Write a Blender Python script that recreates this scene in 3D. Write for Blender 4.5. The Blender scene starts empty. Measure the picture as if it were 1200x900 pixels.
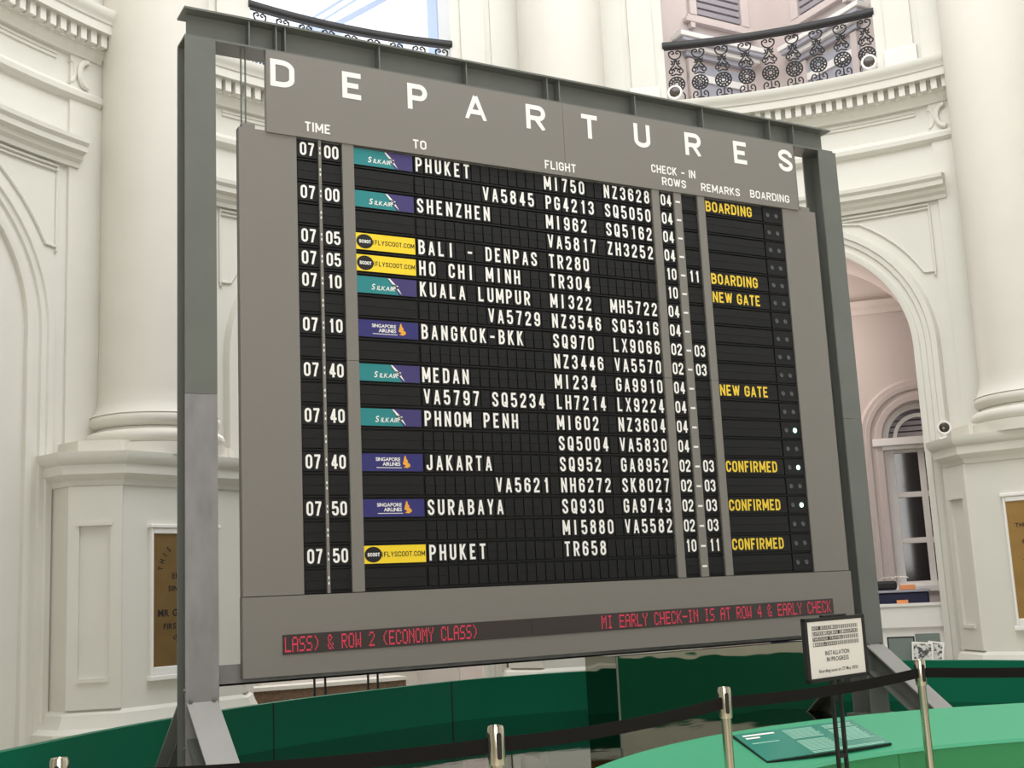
import bpy, bmesh, math, random
from math import sin, cos, pi, radians, sqrt, atan2
from mathutils import Vector, Matrix
random.seed(4)
SC = bpy.context.scene
COL = SC.collection

# ------------------------------------------------------------------ camera, world, lights, exposure
cam_d = bpy.data.cameras.new('camera'); cam = bpy.data.objects.new('camera', cam_d); COL.objects.link(cam)
RIGHT = (0.8741708, -0.48327129, -0.04768924); DOWN = (0.0420801, 0.17321671, -0.98398437); FWD = (0.48379197, 0.85816364, 0.1717571)
cam.matrix_world = Matrix(((RIGHT[0], -DOWN[0], -FWD[0], 0), (RIGHT[1], -DOWN[1], -FWD[1], 0), (RIGHT[2], -DOWN[2], -FWD[2], 1.5), (0, 0, 0, 1)))
cam_d.sensor_width = 36; cam_d.lens = 36 * 1410.073 / 1200; cam_d.clip_start = 0.05
SC.camera = cam
SC.view_settings.view_transform = 'Standard'; SC.view_settings.look = 'None'
SC.view_settings.gamma = 1; SC.view_settings.use_curve_mapping = False
SC.view_settings.exposure = 0.14
world = bpy.data.worlds.new('sky'); SC.world = world; world.use_nodes = True
bgn = world.node_tree.nodes['Background']; bgn.inputs[0].default_value = (0.93, 0.96, 1.0, 1); bgn.inputs[1].default_value = 1.3
OX, OY, P0 = 5.025, 5.703, 22.187            # middle of the rotunda; bearing of the middle column
def light(name, kind, loc, power, color=(1, 1, 1), size=1.0, target=None):
    d = bpy.data.lights.new(name, kind); d.energy = power; d.color = color
    if kind == 'AREA': d.shape = 'DISK'; d.size = size
    else: d.shadow_soft_size = size
    o = bpy.data.objects.new(name, d); COL.objects.link(o); o.location = loc
    if target is not None: o.rotation_euler = (Vector(target) - Vector(loc)).to_track_quat('-Z', 'Y').to_euler()
    return o
light('dome_skylight', 'AREA', (OX, OY, 12.5), 620, (1.0, 0.985, 0.97), 8.0, (OX, OY, 0))
light('entrance_daylight', 'AREA', (-0.9, -2.6, 3.6), 300, (1.0, 0.985, 0.96), 4.0, (5, 6, 3.2))

# ------------------------------------------------------------------ materials
def s2l(c): return tuple((v / 255 / 12.92) if v / 255 <= 0.04045 else ((v / 255 + 0.055) / 1.055) ** 2.4 for v in c)
def mat(name, rgb, rough=0.6, metal=0.0, spec=0.5, emit=None, estr=1.0, noise=0.0, nscale=6.0, bump=0.0, bscale=40.0, stretch=None, coat=0.0):
    m = bpy.data.materials.new(name); m.use_nodes = True; nt = m.node_tree; b = nt.nodes['Principled BSDF']
    c = s2l(rgb)
    b.inputs['Base Color'].default_value = (*c, 1); b.inputs['Roughness'].default_value = rough; b.inputs['Metallic'].default_value = metal
    b.inputs['Specular IOR Level'].default_value = spec; b.inputs['Coat Weight'].default_value = coat
    if emit: b.inputs['Emission Color'].default_value = (*s2l(emit), 1); b.inputs['Emission Strength'].default_value = estr
    if noise or bump:
        tc = nt.nodes.new('ShaderNodeTexCoord'); mp = nt.nodes.new('ShaderNodeMapping'); nt.links.new(tc.outputs['Object'], mp.inputs['Vector'])
        if stretch: mp.inputs['Scale'].default_value = stretch
    if noise:
        n = nt.nodes.new('ShaderNodeTexNoise'); n.inputs['Scale'].default_value = nscale; n.inputs['Detail'].default_value = 6; nt.links.new(mp.outputs[0], n.inputs['Vector'])
        r = nt.nodes.new('ShaderNodeValToRGB'); r.color_ramp.elements[0].position = 0.3; r.color_ramp.elements[1].position = 0.7
        r.color_ramp.elements[0].color = (*[max(0, v * (1 - noise)) for v in c], 1); r.color_ramp.elements[1].color = (*[min(1, v * (1 + noise)) for v in c], 1)
        nt.links.new(n.outputs['Fac'], r.inputs[0]); nt.links.new(r.outputs[0], b.inputs['Base Color'])
    if bump:
        n2 = nt.nodes.new('ShaderNodeTexNoise'); n2.inputs['Scale'].default_value = bscale; n2.inputs['Detail'].default_value = 3; nt.links.new(mp.outputs[0], n2.inputs['Vector'])
        bp = nt.nodes.new('ShaderNodeBump'); bp.inputs['Strength'].default_value = bump; bp.inputs['Distance'].default_value = 0.02
        nt.links.new(n2.outputs['Fac'], bp.inputs['Height']); nt.links.new(bp.outputs[0], b.inputs['Normal'])
    return m
M = {}
M['wall'] = mat('cream_plaster', (216, 214, 205), 0.7, noise=0.02, nscale=2.5, bump=0.05, bscale=60)
M['col'] = mat('cream_column_plaster', (213, 209, 199), 0.6, noise=0.02, nscale=2)
M['pink'] = mat('pinkish_plaster', (202, 191, 187), 0.75)
M['ceil'] = mat('corridor_ceiling', (212, 202, 196), 0.8)
M['white'] = mat('white_joinery', (236, 234, 230), 0.5)
M['bluegrey'] = mat('bluegrey_joinery', (168, 168, 178), 0.5)
M['floor'] = mat('pale_stone_floor', (205, 196, 180), 0.35, noise=0.08, nscale=3)
M['grey'] = mat('warm_grey_enamel', (126, 122, 116), 0.5, noise=0.02, nscale=90)
M['steel'] = mat('grey_painted_steel', (104, 107, 101), 0.45, noise=0.05, nscale=4)
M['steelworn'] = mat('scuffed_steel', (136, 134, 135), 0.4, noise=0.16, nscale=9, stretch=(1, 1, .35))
M['steellight'] = mat('pale_steel_plate', (146, 145, 141), 0.4, noise=0.04)
M['steeldk'] = mat('dark_steel', (74, 76, 74), 0.5)
M['black'] = mat('black_flap', (21, 21, 22), 0.6, spec=0.3, noise=0.06, nscale=60)
M['gap'] = mat('black_gap', (12, 12, 13), 0.6)
M['letter'] = mat('white_print', (246, 244, 240), 0.6)
M['yellowp'] = mat('yellow_print', (240, 205, 60), 0.6)
M['teal'] = mat('teal_print', (32, 132, 136), 0.5)
M['purple'] = mat('purple_print', (62, 54, 112), 0.5)
M['navy'] = mat('navy_print', (44, 42, 112), 0.5)
M['scoot'] = mat('bright_yellow_print', (250, 216, 40), 0.5)
M['gold'] = mat('gold_print', (240, 170, 60), 0.5)
M['led'] = mat('red_led_dots', (200, 50, 70), 0.5, emit=(230, 60, 95), estr=0.32)
M['ledoff'] = mat('dark_led_screen', (58, 50, 50), 0.4)
M['lampoff'] = mat('unlit_lamp', (80, 82, 82), 0.3)
M['lampon'] = mat('lit_green_lamp', (200, 255, 235), 0.3, emit=(190, 255, 232), estr=3.0)
M['green'] = mat('deep_green_paint', (4, 104, 76), 0.5, spec=0.25)
M['bench'] = mat('green_paint_lit_top', (62, 158, 116), 0.45)  # rail green made lighter for the top, overhead light put into the colour
M['benchf'] = mat('green_paint_shaded_front', (52, 142, 88), 0.5)  # darker copy of the rail green, shade of the front put into the colour
M['chrome'] = mat('brushed_steel', (205, 200, 180), 0.22, metal=1.0)
M['rubber'] = mat('black_rubber', (22, 21, 20), 0.6)
M['belt'] = mat('black_webbing', (17, 15, 13), 0.8, spec=0.2)
M['iron'] = mat('black_cast_iron', (26, 25, 26), 0.5)
M['bronze'] = mat('aged_bronze', (120, 94, 52), 0.45, metal=0.35, noise=0.12, nscale=5)
M['brass'] = mat('golden_brass', (160, 126, 70), 0.45, metal=0.35, noise=0.1, nscale=5)
M['engrave'] = mat('dark_engraving', (30, 24, 16), 0.7)
M['paper'] = mat('white_paper', (238, 235, 228), 0.7)
M['ink'] = mat('dark_ink', (60, 58, 58), 0.7)
M['greyink'] = mat('grey_ink', (120, 118, 116), 0.7)
M['panel'] = mat('teal_glass_print', (60, 138, 120), 0.15)
M['panelt'] = mat('pale_green_print', (150, 205, 182), 0.4)
M['brown'] = mat('brown_granite', (110, 88, 70), 0.35, noise=0.35, nscale=45)
M['darkglass'] = mat('dark_window_glass', (24, 24, 26), 0.08)
M['louver'] = mat('grey_louver', (150, 146, 152), 0.5)
M['orange'] = mat('orange_plastic', (232, 150, 90), 0.5)
M['navycloth'] = mat('navy_counter', (28, 32, 66), 0.6)
M['slate'] = mat('slate_green_board', (104, 116, 108), 0.5)
M['lens'] = mat('dark_lens', (62, 54, 46), 0.15)
M['skybar'] = mat('pale_blue_steel', (196, 212, 240), 0.4)
def photo_mat():
    m = mat('black_and_white_photo', (128, 128, 128), 0.4); nt = m.node_tree; b = nt.nodes['Principled BSDF']
    tc = nt.nodes.new('ShaderNodeTexCoord'); n = nt.nodes.new('ShaderNodeTexNoise'); n.inputs['Scale'].default_value = 22; n.inputs['Detail'].default_value = 4
    r = nt.nodes.new('ShaderNodeValToRGB'); r.color_ramp.elements[0].position = 0.44; r.color_ramp.elements[1].position = 0.54
    r.color_ramp.elements[0].color = (0.03, 0.03, 0.03, 1); r.color_ramp.elements[1].color = (0.62, 0.61, 0.58, 1)
    nt.links.new(tc.outputs['Object'], n.inputs['Vector']); nt.links.new(n.outputs['Fac'], r.inputs[0]); nt.links.new(r.outputs[0], b.inputs['Base Color']); return m
M['photo'] = photo_mat()
def mirror_mat(name, rgb, metal, rough, bump, scale, stretch):
    m = mat(name, rgb, rough, metal=metal, spec=1.0, bump=bump, bscale=scale, stretch=stretch); return m
M['mirror'] = mirror_mat('dark_mirror_foil', (150, 150, 138), 1.0, 0.02, 0.34, 0.7, (1, 1, 2.2))
M['mirrorfloor'] = mirror_mat('black_gloss_foil', (118, 124, 120), 1.0, 0.03, 0.03, 4.0, (1, 2.0, 1))

# ------------------------------------------------------------------ mesh helpers
class MB:
    def __init__(s): s.v = []; s.f = []; s.m = []; s.mats = []
    def mi(s, mt):
        if mt not in s.mats: s.mats.append(mt)
        return s.mats.index(mt)
    def add(s, vs, fs, mt):
        o = len(s.v); i = s.mi(mt); s.v += [tuple(v) for v in vs]
        for f in fs: s.f.append(tuple(a + o for a in f)); s.m.append(i)
    def box(s, x0, x1, y0, y1, z0, z1, mt, T=None):
        vs = [(x, y, z) for x in (x0, x1) for y in (y0, y1) for z in (z0, z1)]
        if T: vs = [T(*v) for v in vs]
        s.add(vs, [(0, 1, 3, 2), (4, 6, 7, 5), (0, 4, 5, 1), (2, 3, 7, 6), (0, 2, 6, 4), (1, 5, 7, 3)], mt)
    def hexa(s, a, b, mt):                     # two quads a[4], b[4] joined
        s.add(list(a) + list(b), [(0, 1, 2, 3), (7, 6, 5, 4), (0, 4, 5, 1), (1, 5, 6, 2), (2, 6, 7, 3), (3, 7, 4, 0)], mt)
    def prism(s, poly, z0, z1, mt, T=None):    # poly of (x, y)
        n = len(poly); vs = [(x, y, z0) for x, y in poly] + [(x, y, z1) for x, y in poly]
        if T: vs = [T(*v) for v in vs]
        s.add(vs, [tuple(range(n - 1, -1, -1)), tuple(range(n, 2 * n))] + [(i, (i + 1) % n, n + (i + 1) % n, n + i) for i in range(n)], mt)
    def lathe(s, prof, mt, n=24, c=(0, 0), arc=None, T=None):   # prof of (r, z)
        a0, a1 = arc if arc else (0, 2 * pi); m = n + (1 if arc else 0); vs = []
        for i in range(m):
            a = a0 + (a1 - a0) * i / n
            vs += [(c[0] + r * sin(a), c[1] + r * cos(a), z) for r, z in prof]
        k = len(prof); fs = []
        for i in range(n):
            j = (i + 1) % m
            fs += [(i * k + q, j * k + q, j * k + q + 1, i * k + q + 1) for q in range(k - 1)]
        if not arc:
            if prof[0][0] > 1e-6: fs.append(tuple(i * k for i in range(n)))
            if prof[-1][0] > 1e-6: fs.append(tuple(i * k + k - 1 for i in range(n))[::-1])
        else:
            fs.append(tuple(range(k))); fs.append(tuple(n * k + q for q in range(k))[::-1])
        if T: vs = [T(*v) for v in vs]
        s.add(vs, fs, mt)
    def tube(s, pts, r, mt, n=6, closed=False):
        pts = [Vector(p) for p in pts]; N = len(pts); vs = []
        for i, p in enumerate(pts):
            a = pts[(i - 1) % N] if (closed or i > 0) else p; b = pts[(i + 1) % N] if (closed or i < N - 1) else p
            d = (b - a).normalized(); u = d.cross(Vector((0, 1, 0.001)))
            if u.length < 1e-3: u = d.cross(Vector((1, 0, 0)))
            u.normalize(); w = d.cross(u); rr = r[i] if isinstance(r, (list, tuple)) else r
            vs += [p + rr * (cos(2 * pi * k / n) * u + sin(2 * pi * k / n) * w) for k in range(n)]
        fs = []
        for i in range(N if closed else N - 1):
            j = (i + 1) % N
            fs += [(i * n + k, i * n + (k + 1) % n, j * n + (k + 1) % n, j * n + k) for k in range(n)]
        if not closed: fs += [tuple(range(n))[::-1], tuple((N - 1) * n + k for k in range(n))]
        s.add(vs, fs, mt)
    def sweep(s, frames, prof, mt, caps=True, closed_prof=True):
        # frames: functions (a, b) -> point, one per station; prof: list of (a, b)
        k = len(prof); vs = [f(a, b) for f in frames for a, b in prof]; fs = []
        for i in range(len(frames) - 1):
            for q in range(k if closed_prof else k - 1):
                r = (q + 1) % k; fs.append((i * k + q, i * k + r, (i + 1) * k + r, (i + 1) * k + q))
        if caps and closed_prof: fs += [tuple(range(k))[::-1], tuple((len(frames) - 1) * k + q for q in range(k))]
        s.add(vs, fs, mt)
    def build(s, name, parent=None, smooth=None, bevel=None):
        me = bpy.data.meshes.new(name); me.from_pydata(s.v, [], s.f)
        for mt in s.mats: me.materials.append(mt)
        me.polygons.foreach_set('material_index', s.m)
        bm = bmesh.new(); bm.from_mesh(me); bmesh.ops.recalc_face_normals(bm, faces=bm.faces); bm.to_mesh(me); bm.free()
        if smooth:
            me.polygons.foreach_set('use_smooth', [True] * len(me.polygons)); me.set_sharp_from_angle(angle=radians(smooth))
        me.update(); o = bpy.data.objects.new(name, me); COL.objects.link(o)
        if bevel:
            b = o.modifiers.new('bevel', 'BEVEL'); b.width = bevel; b.segments = 2; b.limit_method = 'ANGLE'
        if parent: o.parent = parent
        return o
def tag(o, label=None, cat=None, group=None, kind=None):
    for k, v in (('label', label), ('category', cat), ('group', group), ('kind', kind)):
        if v: o[k] = v
    return o
def empty(name, loc=(0, 0, 0), rz=0.0):
    o = bpy.data.objects.new(name, None); COL.objects.link(o); o.location = loc; o.rotation_euler = (0, 0, rz); o.empty_display_size = 0.1
    return o
def copy_tree(o, parent=None):
    c = o.copy(); COL.objects.link(c); c.parent = parent
    for ch in [x for x in SC.objects if x.parent == o]: copy_tree(ch, c)
    return c

# flat glyphs: cap height 1, left edge at 0, taken from the built-in font
GL = {}
def glyph(ch, off=0.02):
    key = (ch, off)
    if key not in GL:
        cu = bpy.data.curves.new('glyph', 'FONT'); cu.body = ch; cu.size = 1; cu.offset = off; cu.resolution_u = 5
        o = bpy.data.objects.new('glyph', cu); COL.objects.link(o); bpy.context.view_layer.update()
        me = bpy.data.meshes.new_from_object(o.evaluated_get(bpy.context.evaluated_depsgraph_get()))
        vs = [(v.co.x, v.co.y) for v in me.vertices]; fs = [tuple(p.vertices) for p in me.polygons]
        bpy.data.objects.remove(o); bpy.data.curves.remove(cu); bpy.data.meshes.remove(me)
        if vs:
            x0 = min(v[0] for v in vs); w = max(v[0] for v in vs) - x0
            GL[key] = ([(v[0] - x0, v[1]) for v in vs], fs, w)
        else: GL[key] = ([], [], 0.25)
    return GL[key]
CAPH = {}
def caph(off):
    if off not in CAPH: CAPH[off] = max(v[1] for v in glyph('H', off)[0]) - min(v[1] for v in glyph('H', off)[0])
    return CAPH[off]
def put_char(mb, ch, P, h, mt, off=0.02, width=None, maxw=None, sx=1.0, center=False):
    # P(x, z) -> 3D point; draws at x from 0, baseline 0; returns the advance
    vs, fs, w = glyph(ch, off); k = h / caph(off); b = min((v[1] for v in glyph('H', off)[0]))
    if not vs: return h * 0.32 * sx
    kx = k * sx
    if width: kx = width / w
    if maxw and kx * w > maxw: kx = maxw / w
    dx = -kx * w / 2 if center else 0
    mb.add([P(v[0] * kx + dx, (v[1] - b) * k) for v in vs], fs, mt)
    return kx * w
def put_text(mb, text, P, h, mt, off=0.02, sx=1.0, gap=0.14, total=None, center=False):
    def width(s): return sum((glyph(c, off)[2] * h / caph(off) * s if c != ' ' else h * 0.3 * s) + gap * h * s for c in text) - gap * h * s
    if total: sx = total / width(1.0)
    x = -width(sx) / 2 if center else 0.0
    for c in text:
        if c == ' ': x += (h * 0.3 + gap * h) * sx; continue
        w = put_char(mb, c, lambda a, b, x=x: P(a + x, b), h, mt, off, sx=sx); x += w + gap * h * sx
    return x

# condensed stroke letters: centre lines in a box of width W, height H, drawn with a pen of width t (cap height 1)
def arc(cx, cy, rx, ry, a0, a1, n=9): return [(cx + rx * cos(radians(a0 + (a1 - a0) * i / n)), cy + ry * sin(radians(a0 + (a1 - a0) * i / n))) for i in range(n + 1)]
def bez(p, a, b, q, n=10): return [tuple((1 - t) ** 3 * p[k] + 3 * t * (1 - t) ** 2 * a[k] + 3 * t * t * (1 - t) * b[k] + t ** 3 * q[k] for k in (0, 1)) for t in [i / n for i in range(n + 1)]]
def strokes(ch, W, H):          # list of (points, closed)
    x = W / 2; r = min(H * .24, max(W * .55, .12)); m = H * .5; L = lambda *p: (list(p), False)
    loop = lambda y0, y1, x0=0, x1=W: (arc((x0 + x1) / 2, y1 - min(r, (y1 - y0) / 2), (x1 - x0) / 2, min(r, (y1 - y0) / 2), 180, 0) + arc((x0 + x1) / 2, y0 + min(r, (y1 - y0) / 2), (x1 - x0) / 2, min(r, (y1 - y0) / 2), 0, -180), True)
    bowl = lambda y0, y1, w=W: ([(0, y1)] + arc(w - min(w * .55, (y1 - y0) / 2), y1 - min(r * 1.2, (y1 - y0) / 2), min(w * .55, (y1 - y0) / 2), min(r * 1.2, (y1 - y0) / 2), 90, 0) + arc(w - min(w * .55, (y1 - y0) / 2), y0 + min(r * 1.2, (y1 - y0) / 2), min(w * .55, (y1 - y0) / 2), min(r * 1.2, (y1 - y0) / 2), 0, -90) + [(0, y0)], False)
    e = .12
    if ch in 'O0': return [loop(0, H)]
    if ch == 'Q': return [loop(0, H), L((x * .95, H * .32), (W * 1.15, -.09))]
    if ch == 'D': return [L((0, -e), (0, H + e)), bowl(0, H)]
    if ch == 'P': return [L((0, -e), (0, H + e)), bowl(H * .44, H)]
    if ch == 'R': return [L((0, -e), (0, H + e)), bowl(H * .46, H), L((W * .50, H * .46), (W * 1.0, -e * .8))]
    if ch == 'B': return [L((0, -e), (0, H + e)), bowl(H * .53, H, W * .95), bowl(0, H * .53)]
    if ch == 'E': return [L((0, -e), (0, H + e)), L((0, H), (W + .04, H)), L((0, m), (W * .9, m)), L((0, 0), (W + .04, 0))]
    if ch == 'F': return [L((0, -e), (0, H + e)), L((0, H), (W + .04, H)), L((0, m), (W * .88, m))]
    if ch == 'H': return [L((0, -e), (0, H + e)), L((W, -e), (W, H + e)), L((0, m), (W, m))]
    if ch == 'I': return [L((0, -e), (0, H + e))]
    if ch == 'L': return [L((0, -e), (0, H + e)), L((0, 0), (W + .04, 0))]
    if ch == 'T': return [L((x, -e), (x, H)), L((-.06, H), (W + .06, H))]
    if ch == 'K': return [L((0, -e), (0, H + e)), L((W, H + e), (W * .85, H + e * .2), (0, H * .34)), L((W * .30, H * .58), (W * 1.04, -e))]
    if ch == 'M': return [L((0, -e), (0, H + e)), L((W, -e), (W, H + e)), L((-.0, H + .05), (x, H * .18)), L((W, H + .05), (x, H * .18))]
    if ch == 'N': return [L((0, -e), (0, H + e)), L((W, -e), (W, H + e)), L((-.02, H + .07), (W + .02, -.07))]
    if ch == 'A': return [L((-.03, -e), (x, H + .02)), L((W + .03, -e), (x, H + .02)), L((W * .18, H * .25), (W * .82, H * .25))]
    if ch == 'V': return [L((-.03, H + e), (x, -.02)), L((W + .03, H + e), (x, -.02))]
    if ch == 'W': return [L((-.03, H + e), (W * .25, -.02)), L((W * .25, -.02), (x, H + .02)), L((x, H + .02), (W * .75, -.02)), L((W + .03, H + e), (W * .75, -.02))]
    if ch == 'X': return [L((-.02, H + e), (W + .02, -e)), L((-.02, -e), (W + .02, H + e))]
    if ch == 'Y': return [L((x, -e), (x, H * .45)), L((-.03, H + e), (x, H * .40)), L((W + .03, H + e), (x, H * .40))]
    if ch == 'Z': return [L((-.03, H), (W + .03, H)), L((W, H + .03), (0, -.03)), L((-.03, 0), (W + .03, 0))]
    if ch == 'U': return [([(0, H + e)] + arc(x, r, x, r, 180, 360) + [(W, H + e)], False)]
    if ch == 'J': return [([(W, H + e)] + arc(x, r, x, r, 0, -180) + [(0, H * .32)], False)]
    if ch == 'C': return [([(W, H * .66)] + arc(x, H - r, x, r, 0, 180) + arc(x, r, x, r, 180, 360) + [(W, H * .34)], False)]
    if ch == 'G': return [([(W, H * .68)] + arc(x, H - r, x, r, 0, 180) + arc(x, r, x, r, 180, 360) + [(W, H * .46), (W * .5, H * .46)], False)]
    if ch == 'S': return [([(W, H * .72)] + arc(x, H - r, x, r, 0, 180) + bez((0, H - r), (0, H * .52), (W, H * .48), (W, r))[1:] + arc(x, r, x, r, 0, -180)[1:] + [(0, H * .28)], False)]
    if ch == '1': return [L((0, H * .78), (W * .7, H * .88), (W, H + .06)), L((W, -e), (W, H + .08))]
    if ch == '2': return [([(0, H * .70)] + arc(x, H - r, x, r, 180, 0) + bez((W, H - r), (W, H * .48), (W * .1, H * .30), (0, 0))[1:], False), L((-.07, 0), (W + .05, 0))]
    if ch == '3': return [([(0, H * .74)] + arc(x, H - r, x, r, 180, 0) + bez((W, H - r), (W, H * .56), (W * .7, H * .53), (W * .4, H * .53))[1:], False), (bez((W * .4, H * .53), (W * .8, H * .53), (W, H * .48), (W, r + .02)) + arc(x, r, x, r, 0, -180)[1:] + [(0, H * .27)], False)]
    if ch == '4': return [L((W * .74, -e), (W * .74, H + e)), L((W * .74, H + .04), (W * .02, H * .24)), L((-.02, H * .24), (W + .10, H * .24))]
    if ch == '5': return [L((W, H), (0, H)), L((.02, H + .06), (0, H * .46)), ([(0, H * .50)] + bez((0, H * .50), (W * .15, H * .64), (W, H * .68), (W, H * .40))[1:] + arc(x, r, x, r, 0, -180) + [(0, H * .26)], False)]
    if ch == '6': return [([(W, H * .72)] + arc(x, H - r, x, r, 0, 180) + [(0, r)], False), loop(0, H * .58)]
    if ch == '7': return [L((-.05, H), (W + .05, H)), L((W, H + .02), (W * .60, H * .5), (W * .30, -e))]
    if ch == '8': return [loop(0, H * .54), loop(H * .54, H, W * .05, W * .95)]
    if ch == '9': return [([(0, H * .28)] + arc(x, r, x, r, -180, 0) + [(W, H - r)], False), loop(H * .42, H)]
    if ch == '-': return [L((0, H * .46), (W, H * .46))]
    if ch == '.': return [L((0, -.08), (0, .08))]
    return []
def stroke_char(mb, ch, P, h, mt, width, t=.165):      # cap height h, ink width `width`; P(x, z); x from 0
    w = width / h; W = max(w - t, .0001); H = 1 - t
    if ch in 'I.': W = 0
    for q, (pts, closed) in enumerate(strokes(ch, W, H)):
        out = []
        for p in pts:
            if not out or abs(p[0] - out[-1][0]) + abs(p[1] - out[-1][1]) > 1e-4: out.append(p)
        if closed and abs(out[0][0] - out[-1][0]) + abs(out[0][1] - out[-1][1]) < 1e-4: out.pop()
        n = len(out); vs = []
        for i, p in enumerate(out):
            a = out[i - 1] if (i > 0 or closed) else None; b = out[(i + 1) % n] if (i < n - 1 or closed) else None
            d1 = Vector((p[0] - a[0], p[1] - a[1])).normalized() if a else None; d2 = Vector((b[0] - p[0], b[1] - p[1])).normalized() if b else None
            if d1 is None: nn = Vector((-d2.y, d2.x)); k = 1
            elif d2 is None: nn = Vector((-d1.y, d1.x)); k = 1
            else:
                nn = Vector((-(d1.y + d2.y), d1.x + d2.x)); nn = nn.normalized() if nn.length > 1e-6 else Vector((-d1.y, d1.x)); k = min(1.5, 1 / max(.3, nn.dot(Vector((-d1.y, d1.x)))))
            for s in (t / 2, -t / 2):
                X = p[0] + nn.x * k * s + t / 2; Y = p[1] + nn.y * k * s + t / 2
                if ch != 'Q': Y = min(1.0, max(0.0, Y))
                if ch not in 'I.': X = min(w, max(0.0, X))
                v = P(X * h, Y * h); vs.append((v[0], v[1] - .00025 * q, v[2]))
        mb.add(vs, [(2 * i, (2 * i + 2) % (2 * n), (2 * i + 3) % (2 * n), 2 * i + 1) for i in range(n if closed else n - 1)], mt)
FW = {'I': .165, '1': .30, '-': .50, 'L': .43, 'J': .44, 'M': .60, 'W': .66, 'E': .44, 'F': .43, 'T': .46, ' ': .22, '.': .165}
def stroke_text(mb, text, P, h, mt, total, t=.165, gap=.13, wide=1.0):
    ws = [FW.get(c, .48) * wide if c not in 'I.' else t for c in text]; nat = sum(ws) + gap * (len(text) - 1); k = total / (nat * h); x = 0
    for c, w in zip(text, ws): stroke_char(mb, c, lambda a, b, x=x: P(x + a, b), h, mt, w * h * (k if c not in 'I.' else 1), t); x += (w + gap) * h * k

# ------------------------------------------------------------------ the rotunda
def pol(th, r, z): t = radians(th); return (r * sin(t), r * cos(t), z)
R = 6.58; ASPR = 4.026; AIN = R * radians(11.5); AOUT = R * radians(13.97); EDGE = 18.3; ZT = 11.0
def bay_place(o, k):
    o.location = (OX, OY, 0); o.rotation_euler = (0, 0, -radians(P0 + 22.5 + 45 * k)); return o
def circ_frames(t0, t1, n, r0=0.0, z0=0.0):
    return [(lambda a, b, t=t0 + (t1 - t0) * i / n: pol(t, r0 - a, z0 + b)) for i in range(n + 1)]
def sheet(mb, ths, zlo, zhi, r, mt):
    n = len(ths); vs = []
    for t in ths: vs += [pol(t, r, zlo(t)), pol(t, r, zhi(t))]
    mb.add(vs, [(2 * i, 2 * i + 2, 2 * i + 3, 2 * i + 1) for i in range(n - 1)], mt)
def frange(a, b, n): return [a + (b - a) * i / n for i in range(n + 1)]
HOP = 10.9                                    # half angle of the gallery opening
def arch_path(d, n=28):                       # (s, z) along the arch at a distance d outside the opening
    a = AIN + d
    return [(-a, 0.0), (-a, 2.0)] + [(-a * cos(pi * i / n), ASPR + a * sin(pi * i / n)) for i in range(n + 1)] + [(a, 2.0), (a, 0.0)]
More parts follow.
